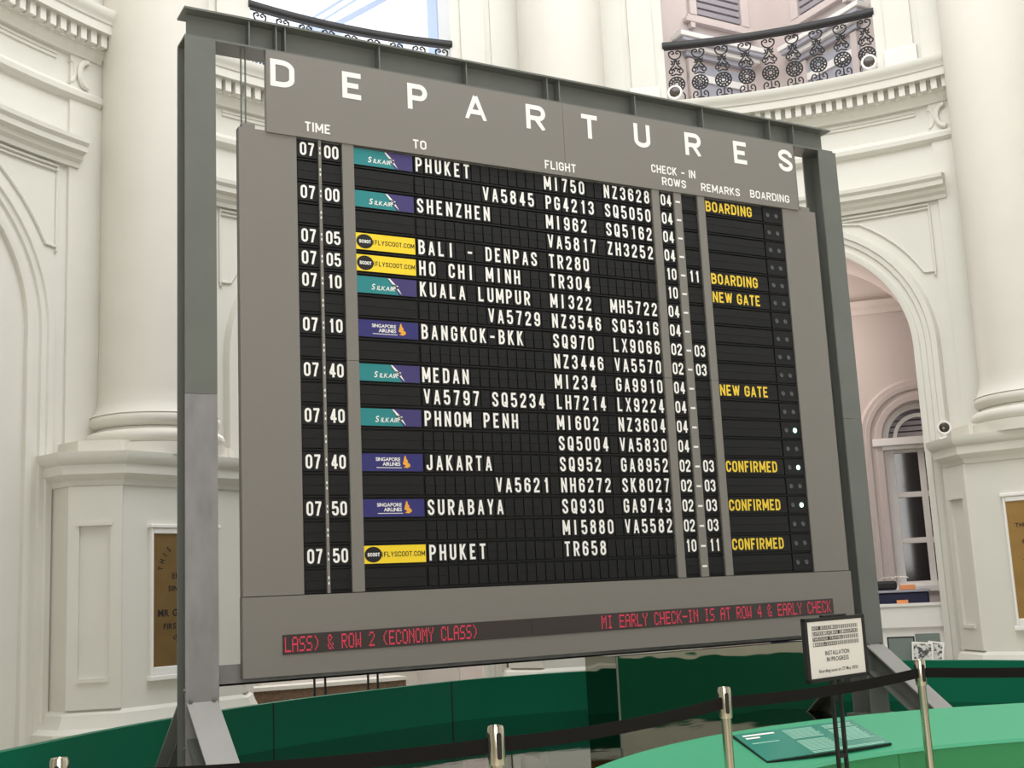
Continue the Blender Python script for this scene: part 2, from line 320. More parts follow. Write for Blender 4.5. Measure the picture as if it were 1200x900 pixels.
def bay_wall():
    mb = MB(); w = M['wall']; hi = AIN / R * 180 / pi
    sheet(mb, frange(-20.5, -15.3, 4), lambda t: 0, lambda t: ZT, R - 0.03, w); sheet(mb, frange(15.3, 20.5, 4), lambda t: 0, lambda t: ZT, R - 0.03, w)
    for s in (-1, 1):
        mb.add([pol(s * 15.3, R - 0.03, 0), pol(s * 15.3, R, 0), pol(s * 15.3, R, ZT), pol(s * 15.3, R - 0.03, ZT)], [(0, 1, 2, 3)], w)
        sheet(mb, frange(s * hi, s * 15.3, 5), lambda t: 0, lambda t: 7.22, R, w)
        sheet(mb, frange(s * HOP, s * 15.3, 5), lambda t: 7.22, lambda t: ZT, R, w)
        # pilaster strip with a little base beside the gallery opening
        fr = circ_frames(s * 12.0, s * 14.6, 4, R); mb.sweep(fr, [(0, 7.2), (0.035, 7.2), (0.035, ZT), (0, ZT)], w)
        fr = circ_frames(s * 11.7, s * 14.9, 4, R); mb.sweep(fr, [(0, 7.2), (0.06, 7.2), (0.06, 7.5), (0.035, 7.56), (0, 7.56)], w)
        # reveal of the gallery opening and of the arch jambs
        mb.add([pol(s * HOP, R, 7.22), pol(s * HOP, R + .5, 7.22), pol(s * HOP, R + .5, ZT), pol(s * HOP, R, ZT)], [(0, 1, 2, 3)], M['white'])
    ths = [degs for degs in [(180 / pi) * (-AIN * cos(pi * i / 36)) / R for i in range(37)]]
    za = lambda t: ASPR + sqrt(max(0, AIN ** 2 - (R * radians(t)) ** 2))
    sheet(mb, ths, za, lambda t: 7.22, R, w)
    # reveal
    path = arch_path(0); vs = []
    for s_, z in path: t = s_ / R * 180 / pi; vs += [pol(t, R, z), pol(t, R + 0.9, z)]
    mb.add(vs, [(2 * i, 2 * i + 1, 2 * i + 3, 2 * i + 2) for i in range(len(path) - 1)], M['pink'])
    # back face
    sheet(mb, [-20, -16, -hi], lambda t: 0, lambda t: 7.0, R + .9, M['pink']); sheet(mb, [hi, 16, 20], lambda t: 0, lambda t: 7.0, R + .9, M['pink'])
    sheet(mb, ths, za, lambda t: 7.0, R + .9, M['pink'])
    # archivolt: stepped moulding around the opening
    prof = [(0, 0), (0, .045), (.035, .055), (.065, .055), (.075, .035), (.13, .035), (.14, .06), (.19, .065), (.20, .085), (.26, .085), (.275, .06), (.29, 0)]
    n = len(path); fr = []
    outer = arch_path(1.0)
    for i in range(n):
        (s0, z0), (s1, z1) = path[i], outer[i]; dx, dz = s1 - s0, (z1 - z0)
        fr.append(lambda a, b, s0=s0, z0=z0, dx=dx, dz=dz: pol((s0 + dx * a) / R * 180 / pi, R - b, z0 + dz * a))
    mb.sweep(fr, prof, w)
    # impost line
    # spandrel frames: thin raised mouldings
    for s in (-1, 1):
        pts = [(s * 1.8, 5.56), (s * 14.0, 5.56), (s * 14.0, 4.75)]
        a = AOUT + .13
        t0 = math.acos(min(1, R * radians(13.6) / a)) if a > R * radians(13.6) else 0.35
        arc = [(s * (a * cos(u)) / R * 180 / pi, ASPR + a * sin(u)) for u in frange(max(t0, .5), 1.42, 10)]
        pts = [(s * 1.8, 5.63), (s * 14.3, 5.63)] + [(s * 14.3, 4.85)] + [(t, z) for t, z in arc if z < 5.58]
        pts.append(pts[0])
        P = []
        for (t0_, z0_), (t1_, z1_) in zip(pts, pts[1:]):
            for i in range(6): P.append(pol(t0_ + (t1_ - t0_) * i / 6, R - .012, z0_ + (z1_ - z0_) * i / 6))
        mb.tube(P, 0.016, w, 6); P2 = [(x * .999, y * .999, z - .045) for x, y, z in P[:14]]; mb.tube(P2, 0.010, w, 6)
    # door hood
    fr = circ_frames(-16.16, 16.16, 20, R)
    mb.sweep(fr, [(0, 5.66), (.05, 5.66), (.06, 5.70), (.10, 5.73), (.11, 5.77), (.165, 5.79), (.17, 5.84), (.20, 5.87), (.206, 5.91), (0, 5.96)], w)
    # entablature
    fr = circ_frames(-EDGE, EDGE, 24, R)
    mb.sweep(fr, [(0, 6.33), (.045, 6.34), (.075, 6.37), (.08, 6.42), (.02, 6.48), (0, 6.49)], w)
    mb.sweep(circ_frames(-14, 14, 20, R), [(0, 6.69), (.018, 6.695), (.018, 6.71), (.008, 6.715), (.008, 6.73), (.022, 6.735), (.022, 6.75), (0, 6.76)], w)
    mb.sweep(fr, [(0, 6.78), (.05, 6.79), (.06, 6.82), (.085, 6.85), (.10, 6.89), (.12, 6.89), (.12, 7.02), (.255, 7.02), (.26, 7.105), (.275, 7.115), (.285, 7.15), (.305, 7.17), (.322, 7.22), (.322, 7.245), (-.6, 7.245), (-.6, 7.15), (0, 7.15)], w)
    nd = 34
    for i in range(nd):
        t = -EDGE + .3 + (2 * EDGE - .6) * (i + .5) / nd; hw = .30
        a = [pol(t - hw, R - .12, 6.895), pol(t + hw, R - .12, 6.895), pol(t + hw, R - .12, 7.02), pol(t - hw, R - .12, 7.02)]
        b = [pol(t - hw, R - .205, 6.895), pol(t + hw, R - .205, 6.895), pol(t + hw, R - .205, 7.02), pol(t - hw, R - .205, 7.02)]
        mb.hexa(a, b, w)
    # scroll ends of the frieze
    for s in (-1, 1):
        P = [pol(s * (16.9 + .85 * cos(u)), R - .05, 6.62 + .13 * sin(u)) for u in frange(pi / 2, 3 * pi / 2, 10)]
        mb.tube(P, .03, w, 6); P = [pol(s * (15.2 + .55 * cos(u)), R - .03, 6.62 + .11 * sin(u)) for u in frange(-pi / 2, pi / 2, 10)]; mb.tube(P, .018, w, 6)
    return mb
wall0 = bay_place(bay_wall().build('wall_right', smooth=35), 0); tag(wall0, kind='structure')
for nm, k in (('wall_middle', -1), ('wall_left', -2), ('wall_far_left', -3), ('wall_far_right', 1)):
    o = wall0.copy(); COL.objects.link(o); o.name = nm; bay_place(o, k)
# plain drum wall behind the viewer, open where the viewer stands
mb = MB(); t0, t1 = 45 * 1.5 - .0, 45 * 5.5
for a, b in ((67.5, 128), (232, 292.5)): sheet(mb, frange(a, b, 24), lambda t: 0, lambda t: ZT, R, M['wall'])
sheet(mb, frange(128, 232, 24), lambda t: 6.6, lambda t: ZT, R, M['wall']); sheet(mb, frange(128, 232, 24), lambda t: 0, lambda t: 6.6, 12.8, M['wall'])
for t in (128, 232): mb.add([pol(t, R, 0), pol(t, 12.8, 0), pol(t, 12.8, 6.6), pol(t, R, 6.6)], [(0, 1, 2, 3)], M['wall'])
th_ = frange(128, 232, 24); mb.add([pol(t, R, 6.6) for t in th_] + [pol(t, 12.8, 6.6) for t in th_], [(i, i + 1, i + 26, i + 25) for i in range(24)], M['ceil'])
bay_place(mb.build('wall_rear', smooth=40), 0)['kind'] = 'structure'
mb = MB(); mb.box(-10, 17, -8, 18, -.1, 0, M['floor']); mb.build('floor')['kind'] = 'structure'

# corridors behind the arches
def Tb(x, y, z): return (x, y, z)
mb = MB()
mb.add([(-2.9, 7.5, 0), (2.9, 7.5, 0), (2.9, 7.5, 5.6), (-2.9, 7.5, 5.6)], [(0, 1, 2, 3)], M['wall'])
mb.sweep([(lambda a, b, x=x: (x, 7.5 - a, b)) for x in (-1.5, 2.9)], [(0, .74), (.03, .76), (.05, .84), (.08, .88), (.10, .93), (.10, .97), (0, .97)], M['wall'])
bay_place(mb.build('wall_niche'), -2)['kind'] = 'structure'
mb = MB()                                       # right corridor: back wall with the hole of the arched window, ceiling, cornice
YB = 9.0; WX, WZ, WR = 1.42, 3.28, 0.46
def arch_hole_wall(mb, mt, x0, x1, z1, y, wx, wz, wr, sill):
    n = 20; top = [(wx - wr * cos(pi * i / n), wz + wr * sin(pi * i / n)) for i in range(n + 1)]
    mb.add([(x0, y, 0), (wx - wr, y, 0), (wx - wr, y, z1), (x0, y, z1)], [(0, 1, 2, 3)], mt)
    mb.add([(x1, y, 0), (wx + wr, y, 0), (wx + wr, y, z1), (x1, y, z1)], [(0, 1, 2, 3)], mt)
    mb.add([(wx - wr, y, 0), (wx + wr, y, 0), (wx + wr, y, sill), (wx - wr, y, sill)], [(0, 1, 2, 3)], mt)
    for (a, b), (c, d) in zip(top, top[1:]): mb.add([(a, y, b), (c, y, d), (c, y, z1), (a, y, z1)], [(0, 1, 2, 3)], mt)
    rim = [(wx - wr, sill)] + top + [(wx + wr, sill)]
    for (a, b), (c, d) in zip(rim, rim[1:]): mb.add([(a, y, b), (c, y, d), (c, y + .28, d), (a, y + .28, b)], [(0, 1, 2, 3)], mt)
    return top
arch_hole_wall(mb, M['pink'], -3.2, 3.2, 5.04, YB, WX, WZ, WR, 1.35)
mb.add([(-3.2, 7.45, 5.7), (3.2, 7.45, 5.7), (3.2, YB, 5.7), (-3.2, YB, 5.7)], [(0, 1, 2, 3)], M['ceil']); mb.add([(-3.2, YB, 5.0), (3.2, YB, 5.0), (3.2, YB, 5.7), (-3.2, YB, 5.7)], [(0, 1, 2, 3)], M['ceil'])
mb.sweep([(lambda a, b, x=x: (x, YB - a, b)) for x in (-3.2, 3.2)], [(0, 4.98), (.03, 4.98), (.05, 5.04), (.10, 5.08), (.12, 5.15), (0, 5.15)], M['ceil'])
for s in (-3.2, 3.2): mb.add([(s, 7.45, 0), (s, YB, 0), (s, YB, 5.7), (s, 7.45, 5.7)], [(0, 1, 2, 3)], M['pink'])
# architrave around the window
n = 24; fr = []
for i in range(n + 3):
    if i == 0: cx_, cz_, ux, uz = WX - WR, 1.2, -1, 0
    elif i == n + 2: cx_, cz_, ux, uz = WX + WR, 1.2, 1, 0
    else: u = pi * (i - 1) / n; ux, uz = -cos(u), sin(u); cx_, cz_ = WX + WR * ux, WZ + WR * uz
    fr.append(lambda a, b, c=(cx_, cz_, ux, uz): (c[0] + a * c[2], YB - b, c[1] + a * c[3]))
mb.sweep(fr, [(.02, 0), (.02, .05), (.09, .06), (.10, .035), (.16, .035), (.17, .07), (.22, .08), (.23, .05), (.28, .06), (.30, .02), (.32, 0)], M['pink'])
bay_place(mb.build('wall_corridor', smooth=30), 0)['kind'] = 'structure'
# the arched sash window
wn = bay_place(bpy.data.objects.new('window_1', None), 0); COL.objects.link(wn); wn['kind'] = 'structure'
mb = MB(); y0 = YB + .16
n = 20
for wr, dd in ((WR, .07), (WR - .13, .05)):
    fr = [(lambda a, b, u=pi * i / n, wr=wr: (WX - (wr - a) * cos(u), y0 - b, WZ + (wr - a) * sin(u))) for i in range(n + 1)]
    mb.sweep(fr, [(0, -.05), (dd, -.05), (dd, .05), (0, .05)], M['white'])
for i in range(5): mb.box(WX - WR + .06, WX + WR - .06, y0 - .01, y0 + .05, WZ + .03 + i * .075, WZ + .085 + i * .075, M['louver']) if i < 4 else None
mb.add([(WX - WR, y0 + .06, WZ), (WX + WR, y0 + .06, WZ), (WX + WR * .7, y0 + .06, WZ + WR * .7), (WX, y0 + .06, WZ + WR), (WX - WR * .7, y0 + .06, WZ + WR * .7)], [(0, 1, 2, 3, 4)], M['louver'])
mb.build('fanlight', wn, smooth=30)
mb = MB(); mb.box(WX - WR - .14, WX + WR + .14, YB - .11, YB + .2, WZ - .10, WZ - .0, M['white']); mb.box(WX - WR - .10, WX + WR + .10, YB - .05, YB + .2, WZ - .15, WZ - .10, M['white']); mb.build('transom', wn, bevel=.01)
mb = MB(); zs = [1.38, 1.94, 2.54, 3.13]
for x0, x1 in ((WX - WR, WX - WR + .12), (WX - .04, WX + .04), (WX + WR - .12, WX + WR)): mb.box(x0, x1, y0 - .05, y0 + .05, 1.30, 3.18, M['white'])
for z in zs: mb.box(WX - WR, WX + WR, y0 - .04, y0 + .04, z - .035, z + .035, M['white'])
mb.box(WX - WR - .05, WX + WR + .05, YB - .06, YB + .2, 1.28, 1.36, M['white'])
mb.build('window_frame', wn, bevel=.006)
for i in range(3):
    for a, b in ((WX - WR + .12, WX - .04), (WX + .04, WX + WR - .12)):
        mb = MB(); mb.box(a, b, y0, y0 + .012, zs[i] + .035, zs[i + 1] - .035, M['darkglass']); mb.build('pane', wn)
cl = light('corridor_fill', 'POINT', (0, 0, 0), 60, (1, .88, .8), .3); b_ = radians(P0 + 22.5); cl.location = (OX + 8.0 * sin(b_) - .3 * cos(b_), OY + 8.0 * cos(b_) + .3 * sin(b_), 4.5)  # added fill light, no fitting modelled, to brighten the pinkish corridor walls
# white parapet under the right arch
mb = MB(); mb.sweep(circ_frames(-11.4, 11.4, 12, 6.75), [(-.22, 0), (.02, 0), (.02, .72), (0, .74), (0, .90), (.04, .93), (.04, 1.14), (.06, 1.16), (.06, 1.185), (-.22, 1.185)], M['white'])
bay_place(mb.build('trim_parapet', smooth=30), 0)['kind'] = 'structure'
# middle arch: white back wall with pilasters, brightened by an added light inside
mb = MB(); mb.add([(-3.2, 9.2, 0), (3.2, 9.2, 0), (3.2, 9.2, 5.7), (-3.2, 9.2, 5.7)], [(0, 1, 2, 3)], M['white'])
for x in (-1.9, -.2, 1.5, 2.6): mb.box(x - .2, x + .2, 9.02, 9.2, 0, 5.2, M['wall'])
mb.add([(-3.2, 7.45, 5.7), (3.2, 7.45, 5.7), (3.2, 9.2, 5.7), (-3.2, 9.2, 5.7)], [(0, 1, 2, 3)], M['ceil'])
bay_place(mb.build('wall_passage'), -1)['kind'] = 'structure'
pl_ = light('passage_fill', 'POINT', (0, 0, 0), 130, (1, .97, .93), .4); b_ = radians(P0 - 22.5); pl_.location = (OX + 8.1 * sin(b_), OY + 8.1 * cos(b_), 4.4)  # unseen light added inside the passage to brighten its back wall
# the gallery behind the right opening: two pinkish walls meeting in a corner, doors with hoods, louvred windows
YC = 9.2
mb = MB()
for s in (-1, 1):
    mb.add([(0, YC, 7.15), (s * 2.6, YC - 2.6, 7.15), (s * 2.6, YC - 2.6, 12), (0, YC, 12)], [(0, 1, 2, 3)], M['pink'])
mb.add([(0, YC, 7.16), (2.6, YC - 2.6, 7.16), (1.5, 6.4, 7.16), (-1.5, 6.4, 7.16), (-2.6, YC - 2.6, 7.16)], [(0, 1, 2, 3, 4)], M['ceil'])
bay_place(mb.build('wall_gallery'), 0)['kind'] = 'structure'
def W45(s, d):      # u measured along the wall from the corner, p out of the wall
    q = sqrt(.5)
    return lambda u, p, z: (s * u * q - s * p * q, YC - u * q - p * q, z)
for i, s in enumerate((-1, 1)):
    T = W45(s, 0)
    dn = bay_place(bpy.data.objects.new('door_%d' % (i + 1), None), 0); COL.objects.link(dn); dn['kind'] = 'structure'
    mb = MB(); mb.box(.55, 1.62, -.02, .02, 7.16, 8.55, M['bluegrey'], T)
    for z in (7.55, 7.95, 8.3): mb.box(.55, 1.62, .0, .045, z, z + .10, M['white'], T)
    mb.box(.55, .66, .0, .06, 7.16, 8.6, M['pink'], T); mb.box(1.51, 1.62, .0, .06, 7.16, 8.6, M['pink'], T); mb.build('door_leaf', dn)
    mb = MB(); mb.box(.50, 1.66, 0, .08, 8.62, 8.70, M['bluegrey'], T); mb.box(.40, 1.74, 0, .14, 8.70, 8.77, M['white'], T); mb.box(.34, 1.80, 0, .20, 8.77, 8.83, M['bluegrey'], T); mb.box(.30, 1.84, 0, .22, 8.83, 8.90, M['white'], T); mb.box(.38, 1.76, 0, .12, 8.90, 8.97, M['bluegrey'], T); mb.build('door_hood', dn, bevel=.01)
    wn2 = bay_place(bpy.data.objects.new('window_%d' % (i + 2), None), 0); COL.objects.link(wn2); wn2['kind'] = 'structure'
    mb = MB(); mb.box(.40, 1.56, 0, .05, 9.20, 9.27, M['pink'], T); mb.box(.36, 1.62, 0, .09, 9.14, 9.20, M['pink'], T); mb.box(.46, .60, 0, .06, 9.27, 10.6, M['pink'], T); mb.box(1.40, 1.52, 0, .06, 9.27, 10.6, M['pink'], T)
    mb.box(.42, .50, 0, .08, 9.06, 9.14, M['pink'], T); mb.box(1.46, 1.54, 0, .08, 9.06, 9.14, M['pink'], T); mb.build('window_frame', wn2, bevel=.006)
    mb = MB(); mb.box(.60, 1.40, -.01, .005, 9.27, 10.6, M['bluegrey'], T)
    for k in range(12): mb.box(.62, 1.38, .0, .04, 9.30 + k * .105, 9.37 + k * .105, M['louver'], T)
    mb.build('louver', wn2)
gl = light('gallery_fill', 'POINT', (0, 0, 0), 40, (1, .9, .86), .3); b_ = radians(P0 + 22.5); gl.location = (OX + 7.6 * sin(b_), OY + 7.6 * cos(b_), 10.4)  # unseen light added above to lift the pinkish gallery walls
# glazed roof seen through the middle gallery opening
mb = MB()
for x in (-2.3, -.9, -.55, .6, 2.0):
    mb.sweep([(lambda a, b, y=y, z=z, x=x: (x + .55 * (y - 7.4) + a, y, z + b)) for y, z in ((7.4, 8.1), (12.5, 11.2))], [(-.03, -.05), (.03, -.05), (.03, .05), (-.03, .05)], M['skybar'])
for (x0_, z0_), (x1_, z1_), h_ in (((-.4, 8.55), (2.2, 10.47), .055), ((-.9, 8.35), (1.6, 10.41), .018), ((-.75, 8.35), (1.8, 10.45), .012)):
    mb.sweep([(lambda a, b, x=x, z=z: (x + a, 9.0 + b, z)) for x, z in ((x0_, z0_), (x1_, z1_))], [(-h_, -.04), (h_, -.04), (h_, .04), (-h_, .04)], M['skybar'])
mb.box(2.15, 2.45, 8.6, 8.9, 7.2, 12, M['skybar'])
bay_place(mb.build('window_4'), -1)['kind'] = 'structure'

# ------------------------------------------------------------------ columns on tall pedestals
RC, PY, PHW, CH = 6.30, 5.85, 0.647, 0.32
def ped_poly(e): return [(-(PHW + .414 * e), PY - e), (PHW + .414 * e, PY - e), (PHW + CH + e, PY + CH - .414 * e), (PHW + CH + e, 6.68), (-(PHW + CH + e), 6.68), (-(PHW + CH + e), PY + CH - .414 * e)]
def loft(mb, lv, polyf, mt):
    vs = []; n = 6
    for z, e in lv: vs += [(x, y, z) for x, y in polyf(e)]
    fs = [tuple(range(n))[::-1], tuple((len(lv) - 1) * n + q for q in range(n))]
    for i in range(len(lv) - 1): fs += [(i * n + q, i * n + (q + 1) % n, (i + 1) * n + (q + 1) % n, (i + 1) * n + q) for q in range(n)]
    mb.add(vs, fs, mt)
def make_column():
    root = empty('column')
    mb = MB(); mb.lathe([(.60, 3.28), (.565, 3.32), (.535, 3.40), (.525, 3.52), (.52, 4.0), (.51, 8), (.49, ZT)], M['col'], 48, (0, RC)); mb.build('shaft', root, smooth=40)
    mb = MB(); pr = [(.0, 2.885), (.66, 2.885), (.66, 3.0)] + [(.585 + .06 * cos(a), 3.065 + .065 * sin(a)) for a in frange(-pi / 2, pi / 2, 8)] + [(.56, 3.135), (.545, 3.16)] + [(.53 + .075 * cos(a), 3.235 + .072 * sin(a)) for a in frange(-pi / 2, pi / 2, 8)] + [(.0, 3.31)]
    loft(mb, [(2.88, -.10), (3.02, -.10)], ped_poly, M['col']); mb.lathe(pr, M['col'], 48, (0, RC)); mb.build('base_moulding', root, smooth=40)
    mb = MB()
    loft(mb, [(0, .15), (.40, .15), (.44, .17), (.52, .16), (.56, .10), (.62, .07), (.67, .055), (.69, .02), (.70, 0), (2.60, 0), (2.605, .02), (2.63, .025), (2.65, .035), (2.69, .09), (2.70, .10), (2.78, .105), (2.785, .115), (2.81, .14), (2.85, .155), (2.89, .16), (2.893, .0)], ped_poly, M['wall'])
    # sunk panels on the chamfers, shown by their raised borders
    q = sqrt(.5)
    for s in (-1, 1):
        T = lambda u, p, z, s=s: (s * (PHW + u * q + p * q), PY + u * q - p * q, z)
        mb.box(.0, .10, -.02, .03, .71, 2.60, M['wall'], T); mb.box(.36, .455, -.02, .03, .71, 2.60, M['wall'], T)
        mb.box(.1, .36, -.02, .03, .71, .95, M['wall'], T); mb.box(.1, .36, -.02, .03, 2.28, 2.60, M['wall'], T)
        mb.box(.1, .36, -.02, .045, .93, .965, M['wall'], T); mb.box(.08, .38, -.02, .045, 2.255, 2.285, M['wall'], T)
    mb.build('pedestal', root, smooth=25)
    return root
col0 = make_column()
col_labels = {-1: 'thick round cream column on a tall panelled pedestal, behind the left steel post', 0: 'plain cream column rising behind the middle of the departures board, between the two balconies', 1: 'cream column on a plaque-bearing pedestal at the right edge, next to the right arch'}
columns = {}
for k in (-1, 0, 1):
    c = col0 if k == -1 else copy_tree(col0)
    c.location = (OX, OY, 0); c.rotation_euler = (0, 0, -radians(P0 + 45 * k)); columns[k] = c
    tag(c, col_labels[k], 'column', 'columns round the rotunda')

# plaques on the pedestals
def place_col(o, k): o.location = (OX, OY, 0); o.rotation_euler = (0, 0, -radians(P0 + 45 * k)); return o
def plaque(k, x0, x1, z0, z1, mt, label, lines, arcs=()):
    root = place_col(empty('wall_plaque'), k); tag(root, label, 'plaque', 'plaques on the pedestals')
    y = PY; mb = MB()
    for a, b, c, d in ((x0 - .025, x0, z0 - .07, z1 + .05), (x1, x1 + .025, z0 - .07, z1 + .05), (x0, x1, z1, z1 + .05), (x0, x1, z0 - .07, z0)): mb.box(a, b, y - .035, y + .01, c, d, M['white'])
    mb.box(x0 - .045, x1 + .045, y - .055, y + .01, z0 - .115, z0 - .07, M['white']); mb.box(x0 - .045, x1 + .045, y - .05, y + .01, z1 + .05, z1 + .085, M['white'])
    mb.build('frame', root, bevel=.008)
    mb = MB(); mb.box(x0, x1, y - .018, y + .01, z0, z1, mt); mb.build('plate', root)
    for text, x, z, h in lines: mb = MB(); put_text(mb, text, lambda a, b, x=x, z=z: (x + a, y - .0195, z + b), h, M['engrave'], .03); mb.build('inscription_line', root)
    for text, cx, cz, rr, a0, st, h in arcs:
        mb = MB()
        for i, ch in enumerate(text):
            a = a0 + st * i
            if ch != ' ': put_char(mb, ch, lambda u, v, a=a: (cx - (rr + v) * cos(a) + u * sin(a), y - .0195, cz + (rr + v) * sin(a) + u * cos(a)), h, M['engrave'], .03, sx=.8, center=True)
        mb.build('inscription_line', root)
    return root
plaque(-1, -.35, .33, 1.02, 2.18, M['bronze'], 'dark bronze inscribed plaque in a white frame, half hidden by the left steel post',
       [('A', -.06, 1.92, .05), ('ERECTED', -.15, 1.78, .05), ('SINGAPORE', -.19, 1.67, .05), ('MAY', -.06, 1.565, .05), ('MR GO', -.30, 1.45, .062), ('FIRST RE', -.24, 1.34, .05)],
       [('THIS BUILDING', 0, 1.84, .25, .12, .235, .05), ('BY AND', 0, 1.34, -.16, .9, .33, .045)])
plaque(1, -.29, .36, 1.02, 2.18, M['brass'], 'golden brass plaque in a white frame, cut by the right edge of the photograph', [('THIS', -.22, 1.92, .04), ('G', -.17, 1.75, .05), ('TO', -.18, 1.56, .04)])

# ------------------------------------------------------------------ balcony railings
def baluster():
    mb = MB(); m = M['iron']; y = 0; r = .0085
    def ring(cx, cz, a, b=None, n=16, rr=r): b = b or a; mb.tube([(cx + a * cos(t), y, cz + b * sin(t)) for t in frange(0, 2 * pi, n)[:-1]], rr, m, 5, True)
    def curl(cx, cz, r0, r1, a0, turns, n=18, s=1): mb.tube([(cx + s * (r0 + (r1 - r0) * i / n) * cos(a0 + turns * i / n), y, cz + (r0 + (r1 - r0) * i / n) * sin(a0 + turns * i / n)) for i in range(n + 1)], [r * 1.1] * (n + 1), m, 5)
    def line(*p): mb.tube([(a, y, b) for a, b in p], r * 1.1, m, 5)
    # top: two curls held in a cup
    for s in (-1, 1):
        curl(s * .032, .745, .032, .008, 0, 5.6, s=s); curl(0, .735, .078, .074, -pi / 2, pi * .62, s=s)
        # neck with small leaves
        line((0, .655), (s * .018, .63), (s * .045, .625), (s * .05, .645)); curl(s * .045, .60, .016, .006, pi / 2, 4.5, s=s)
        line((s * .008, .65), (s * .012, .60), (s * .03, .565), (s * .07, .53))
        # wide double scroll
        curl(s * .055, .485, .042, .010, pi * .75, -6.0, s=s); line((0, .455), (s * .03, .44), (s * .065, .44)); curl(s * .03, .50, .02, .008, 0, 4.5, s=s); line((0, .54), (s * .03, .525))
        # heart scroll under the rosette
        line((0, .03), (s * .03, .04), (s * .065, .07), (s * .09, .115), (s * .092, .155), (s * .075, .188), (s * .05, .19), (s * .036, .165), (s * .045, .14), (s * .062, .145)); curl(s * .02, .10, .016, .006, 0, 4.5, s=s); line((0, .03), (s * .03, .01), (s * .05, -.02), (s * .03, -.04))
    line((0, .66), (0, .62)); line((0, .56), (0, .52)); line((0, .20), (0, .02)); line((0, .02), (0, -.06))
    # rosette
    ring(0, .315, .098, rr=.009); ring(0, .315, .030); ring(0, .315, .058, n=18)
    for i in range(12): a = 2 * pi * i / 12; ring(.078 * cos(a), .315 + .078 * sin(a), .017, n=8, rr=.0065)
    for i in range(8): a = 2 * pi * i / 8; mb.tube([(.03 * cos(a), y, .315 + .03 * sin(a)), (.058 * cos(a), y, .315 + .058 * sin(a))], .0075, m, 5)
    return mb
bal_mesh = None
def railing(k, label):
    global bal_mesh
    root = bay_place(empty('balcony_railing'), k); tag(root, label, 'railing', 'iron balcony railings')
    RR = 6.60; mb = MB(); fr = circ_frames(-11.05, 11.05, 16, RR)
    mb.sweep(fr, [(-.035, 8.055), (.035, 8.055), (.05, 8.075), (.05, 8.115), (.03, 8.14), (-.03, 8.14), (-.05, 8.115), (-.05, 8.075)], M['iron']); mb.build('handrail', root, smooth=50)
    mb = MB(); mb.sweep(fr, [(-.02, 7.235), (.02, 7.235), (.02, 7.26), (-.02, 7.26)], M['iron']); mb.build('bottom_rail', root)
    for i in range(9):
        t = -9.75 + 19.7 * i / 8
        if bal_mesh is None: o = baluster().build('baluster', root, smooth=60); bal_mesh = o.data
        else: o = bpy.data.objects.new('baluster', bal_mesh); COL.objects.link(o); o.parent = root
        o.location = pol(t, RR, 7.29); o.rotation_euler = (0, 0, -radians(t)); o.scale = (1, 1, .955)
railing(0, 'curved black iron balcony railing with nine ornate balusters, upper right')
railing(-1, 'black iron balcony railing against the bright skylight, above the letters of the board')

# ------------------------------------------------------------------ round white spotlights
def spotlight(loc, label, yaw, scale=1.0):
    root = empty('spotlight', loc, yaw); root.scale = (scale,) * 3; tag(root, label, 'spotlight', 'round white spotlights')
    mb = MB(); T = lambda x, y, z: (x, -z, y)
    mb.lathe([(.0, -.10), (.06, -.10), (.085, -.06), (.09, 0), (.09, .05), (.083, .055), (.068, .05), (.0, .045)], M['white'], 24, T=lambda x, y, z: (x, -z, y + .15)); mb.build('housing', root, smooth=40)
    mb = MB(); mb.lathe([(0, .047), (.066, .0505), (.06, .054), (.03, .060), (0, .061)], M['lens'], 24, T=lambda x, y, z: (x, -z, y + .15)); mb.build('lens', root, smooth=40)
    mb = MB(); mb.box(-.08, .08, -.06, .06, 0, .022, M['white']); mb.box(-.015, .015, -.02, .02, .02, .09, M['white']); mb.build('bracket', root, bevel=.004)
def pol_world(k, t, r, z): b = radians(P0 + 22.5 + 45 * k + t); return (OX + r * sin(b), OY + r * cos(b), z)
spotlight(pol_world(0, -10.1, 6.42, 7.246), 'round white spotlight on the cornice by the left end of the right balcony', -radians(P0 + 22.5))
spotlight(pol_world(0, 10.3, 6.42, 7.246), 'round white spotlight on the cornice by the right end of the right balcony', -radians(P0 + 30))
b_ = radians(P0 + 45); spotlight((OX + 5.93 * sin(b_) - .85 * cos(b_), OY + 5.93 * cos(b_) + .85 * sin(b_), 2.89), 'round white spotlight on the ledge of the right-hand pedestal', -radians(P0 + 22), .8)

# ------------------------------------------------------------------ dark mirror stage and green parapet ring
ring_pts = [(-.95, 5.6), (-.25, 6.75), (.88, 7.87), (1.6, 8.60), (2.21, 9.10), (2.97, 9.60), (3.69, 9.93), (4.7, 10.22), (5.43, 10.32), (6.34, 10.13), (7.35, 9.55), (8.25, 8.65), (8.72, 7.75), (8.90, 7.05), (8.90, 6.0), (8.75, 5.0), (8.35, 4.0), (7.75, 3.1), (7.0, 2.45)]
def catmull(P, n=10):
    out = []
    for i in range(len(P) - 1):
        p0 = P[max(0, i - 1)]; p1 = P[i]; p2 = P[i + 1]; p3 = P[min(len(P) - 1, i + 2)]
        for j in range(n):
            t = j / n; out.append(tuple(.5 * (2 * b + (c - a) * t + (2 * a - 5 * b + 4 * c - d) * t * t + (3 * b - a - 3 * c + d) * t ** 3) for a, b, c, d in zip(p0, p1, p2, p3)))
    return out + [P[-1]]
ring = catmull(ring_pts)
def ring_frame(i):
    p = ring[i]; a = ring[max(0, i - 1)]; b = ring[min(len(ring) - 1, i + 1)]; d = Vector((b[0] - a[0], b[1] - a[1])).normalized(); nrm = Vector((-d.y, d.x))
    return lambda u, z: (p[0] + nrm.x * u, p[1] + nrm.y * u, z)
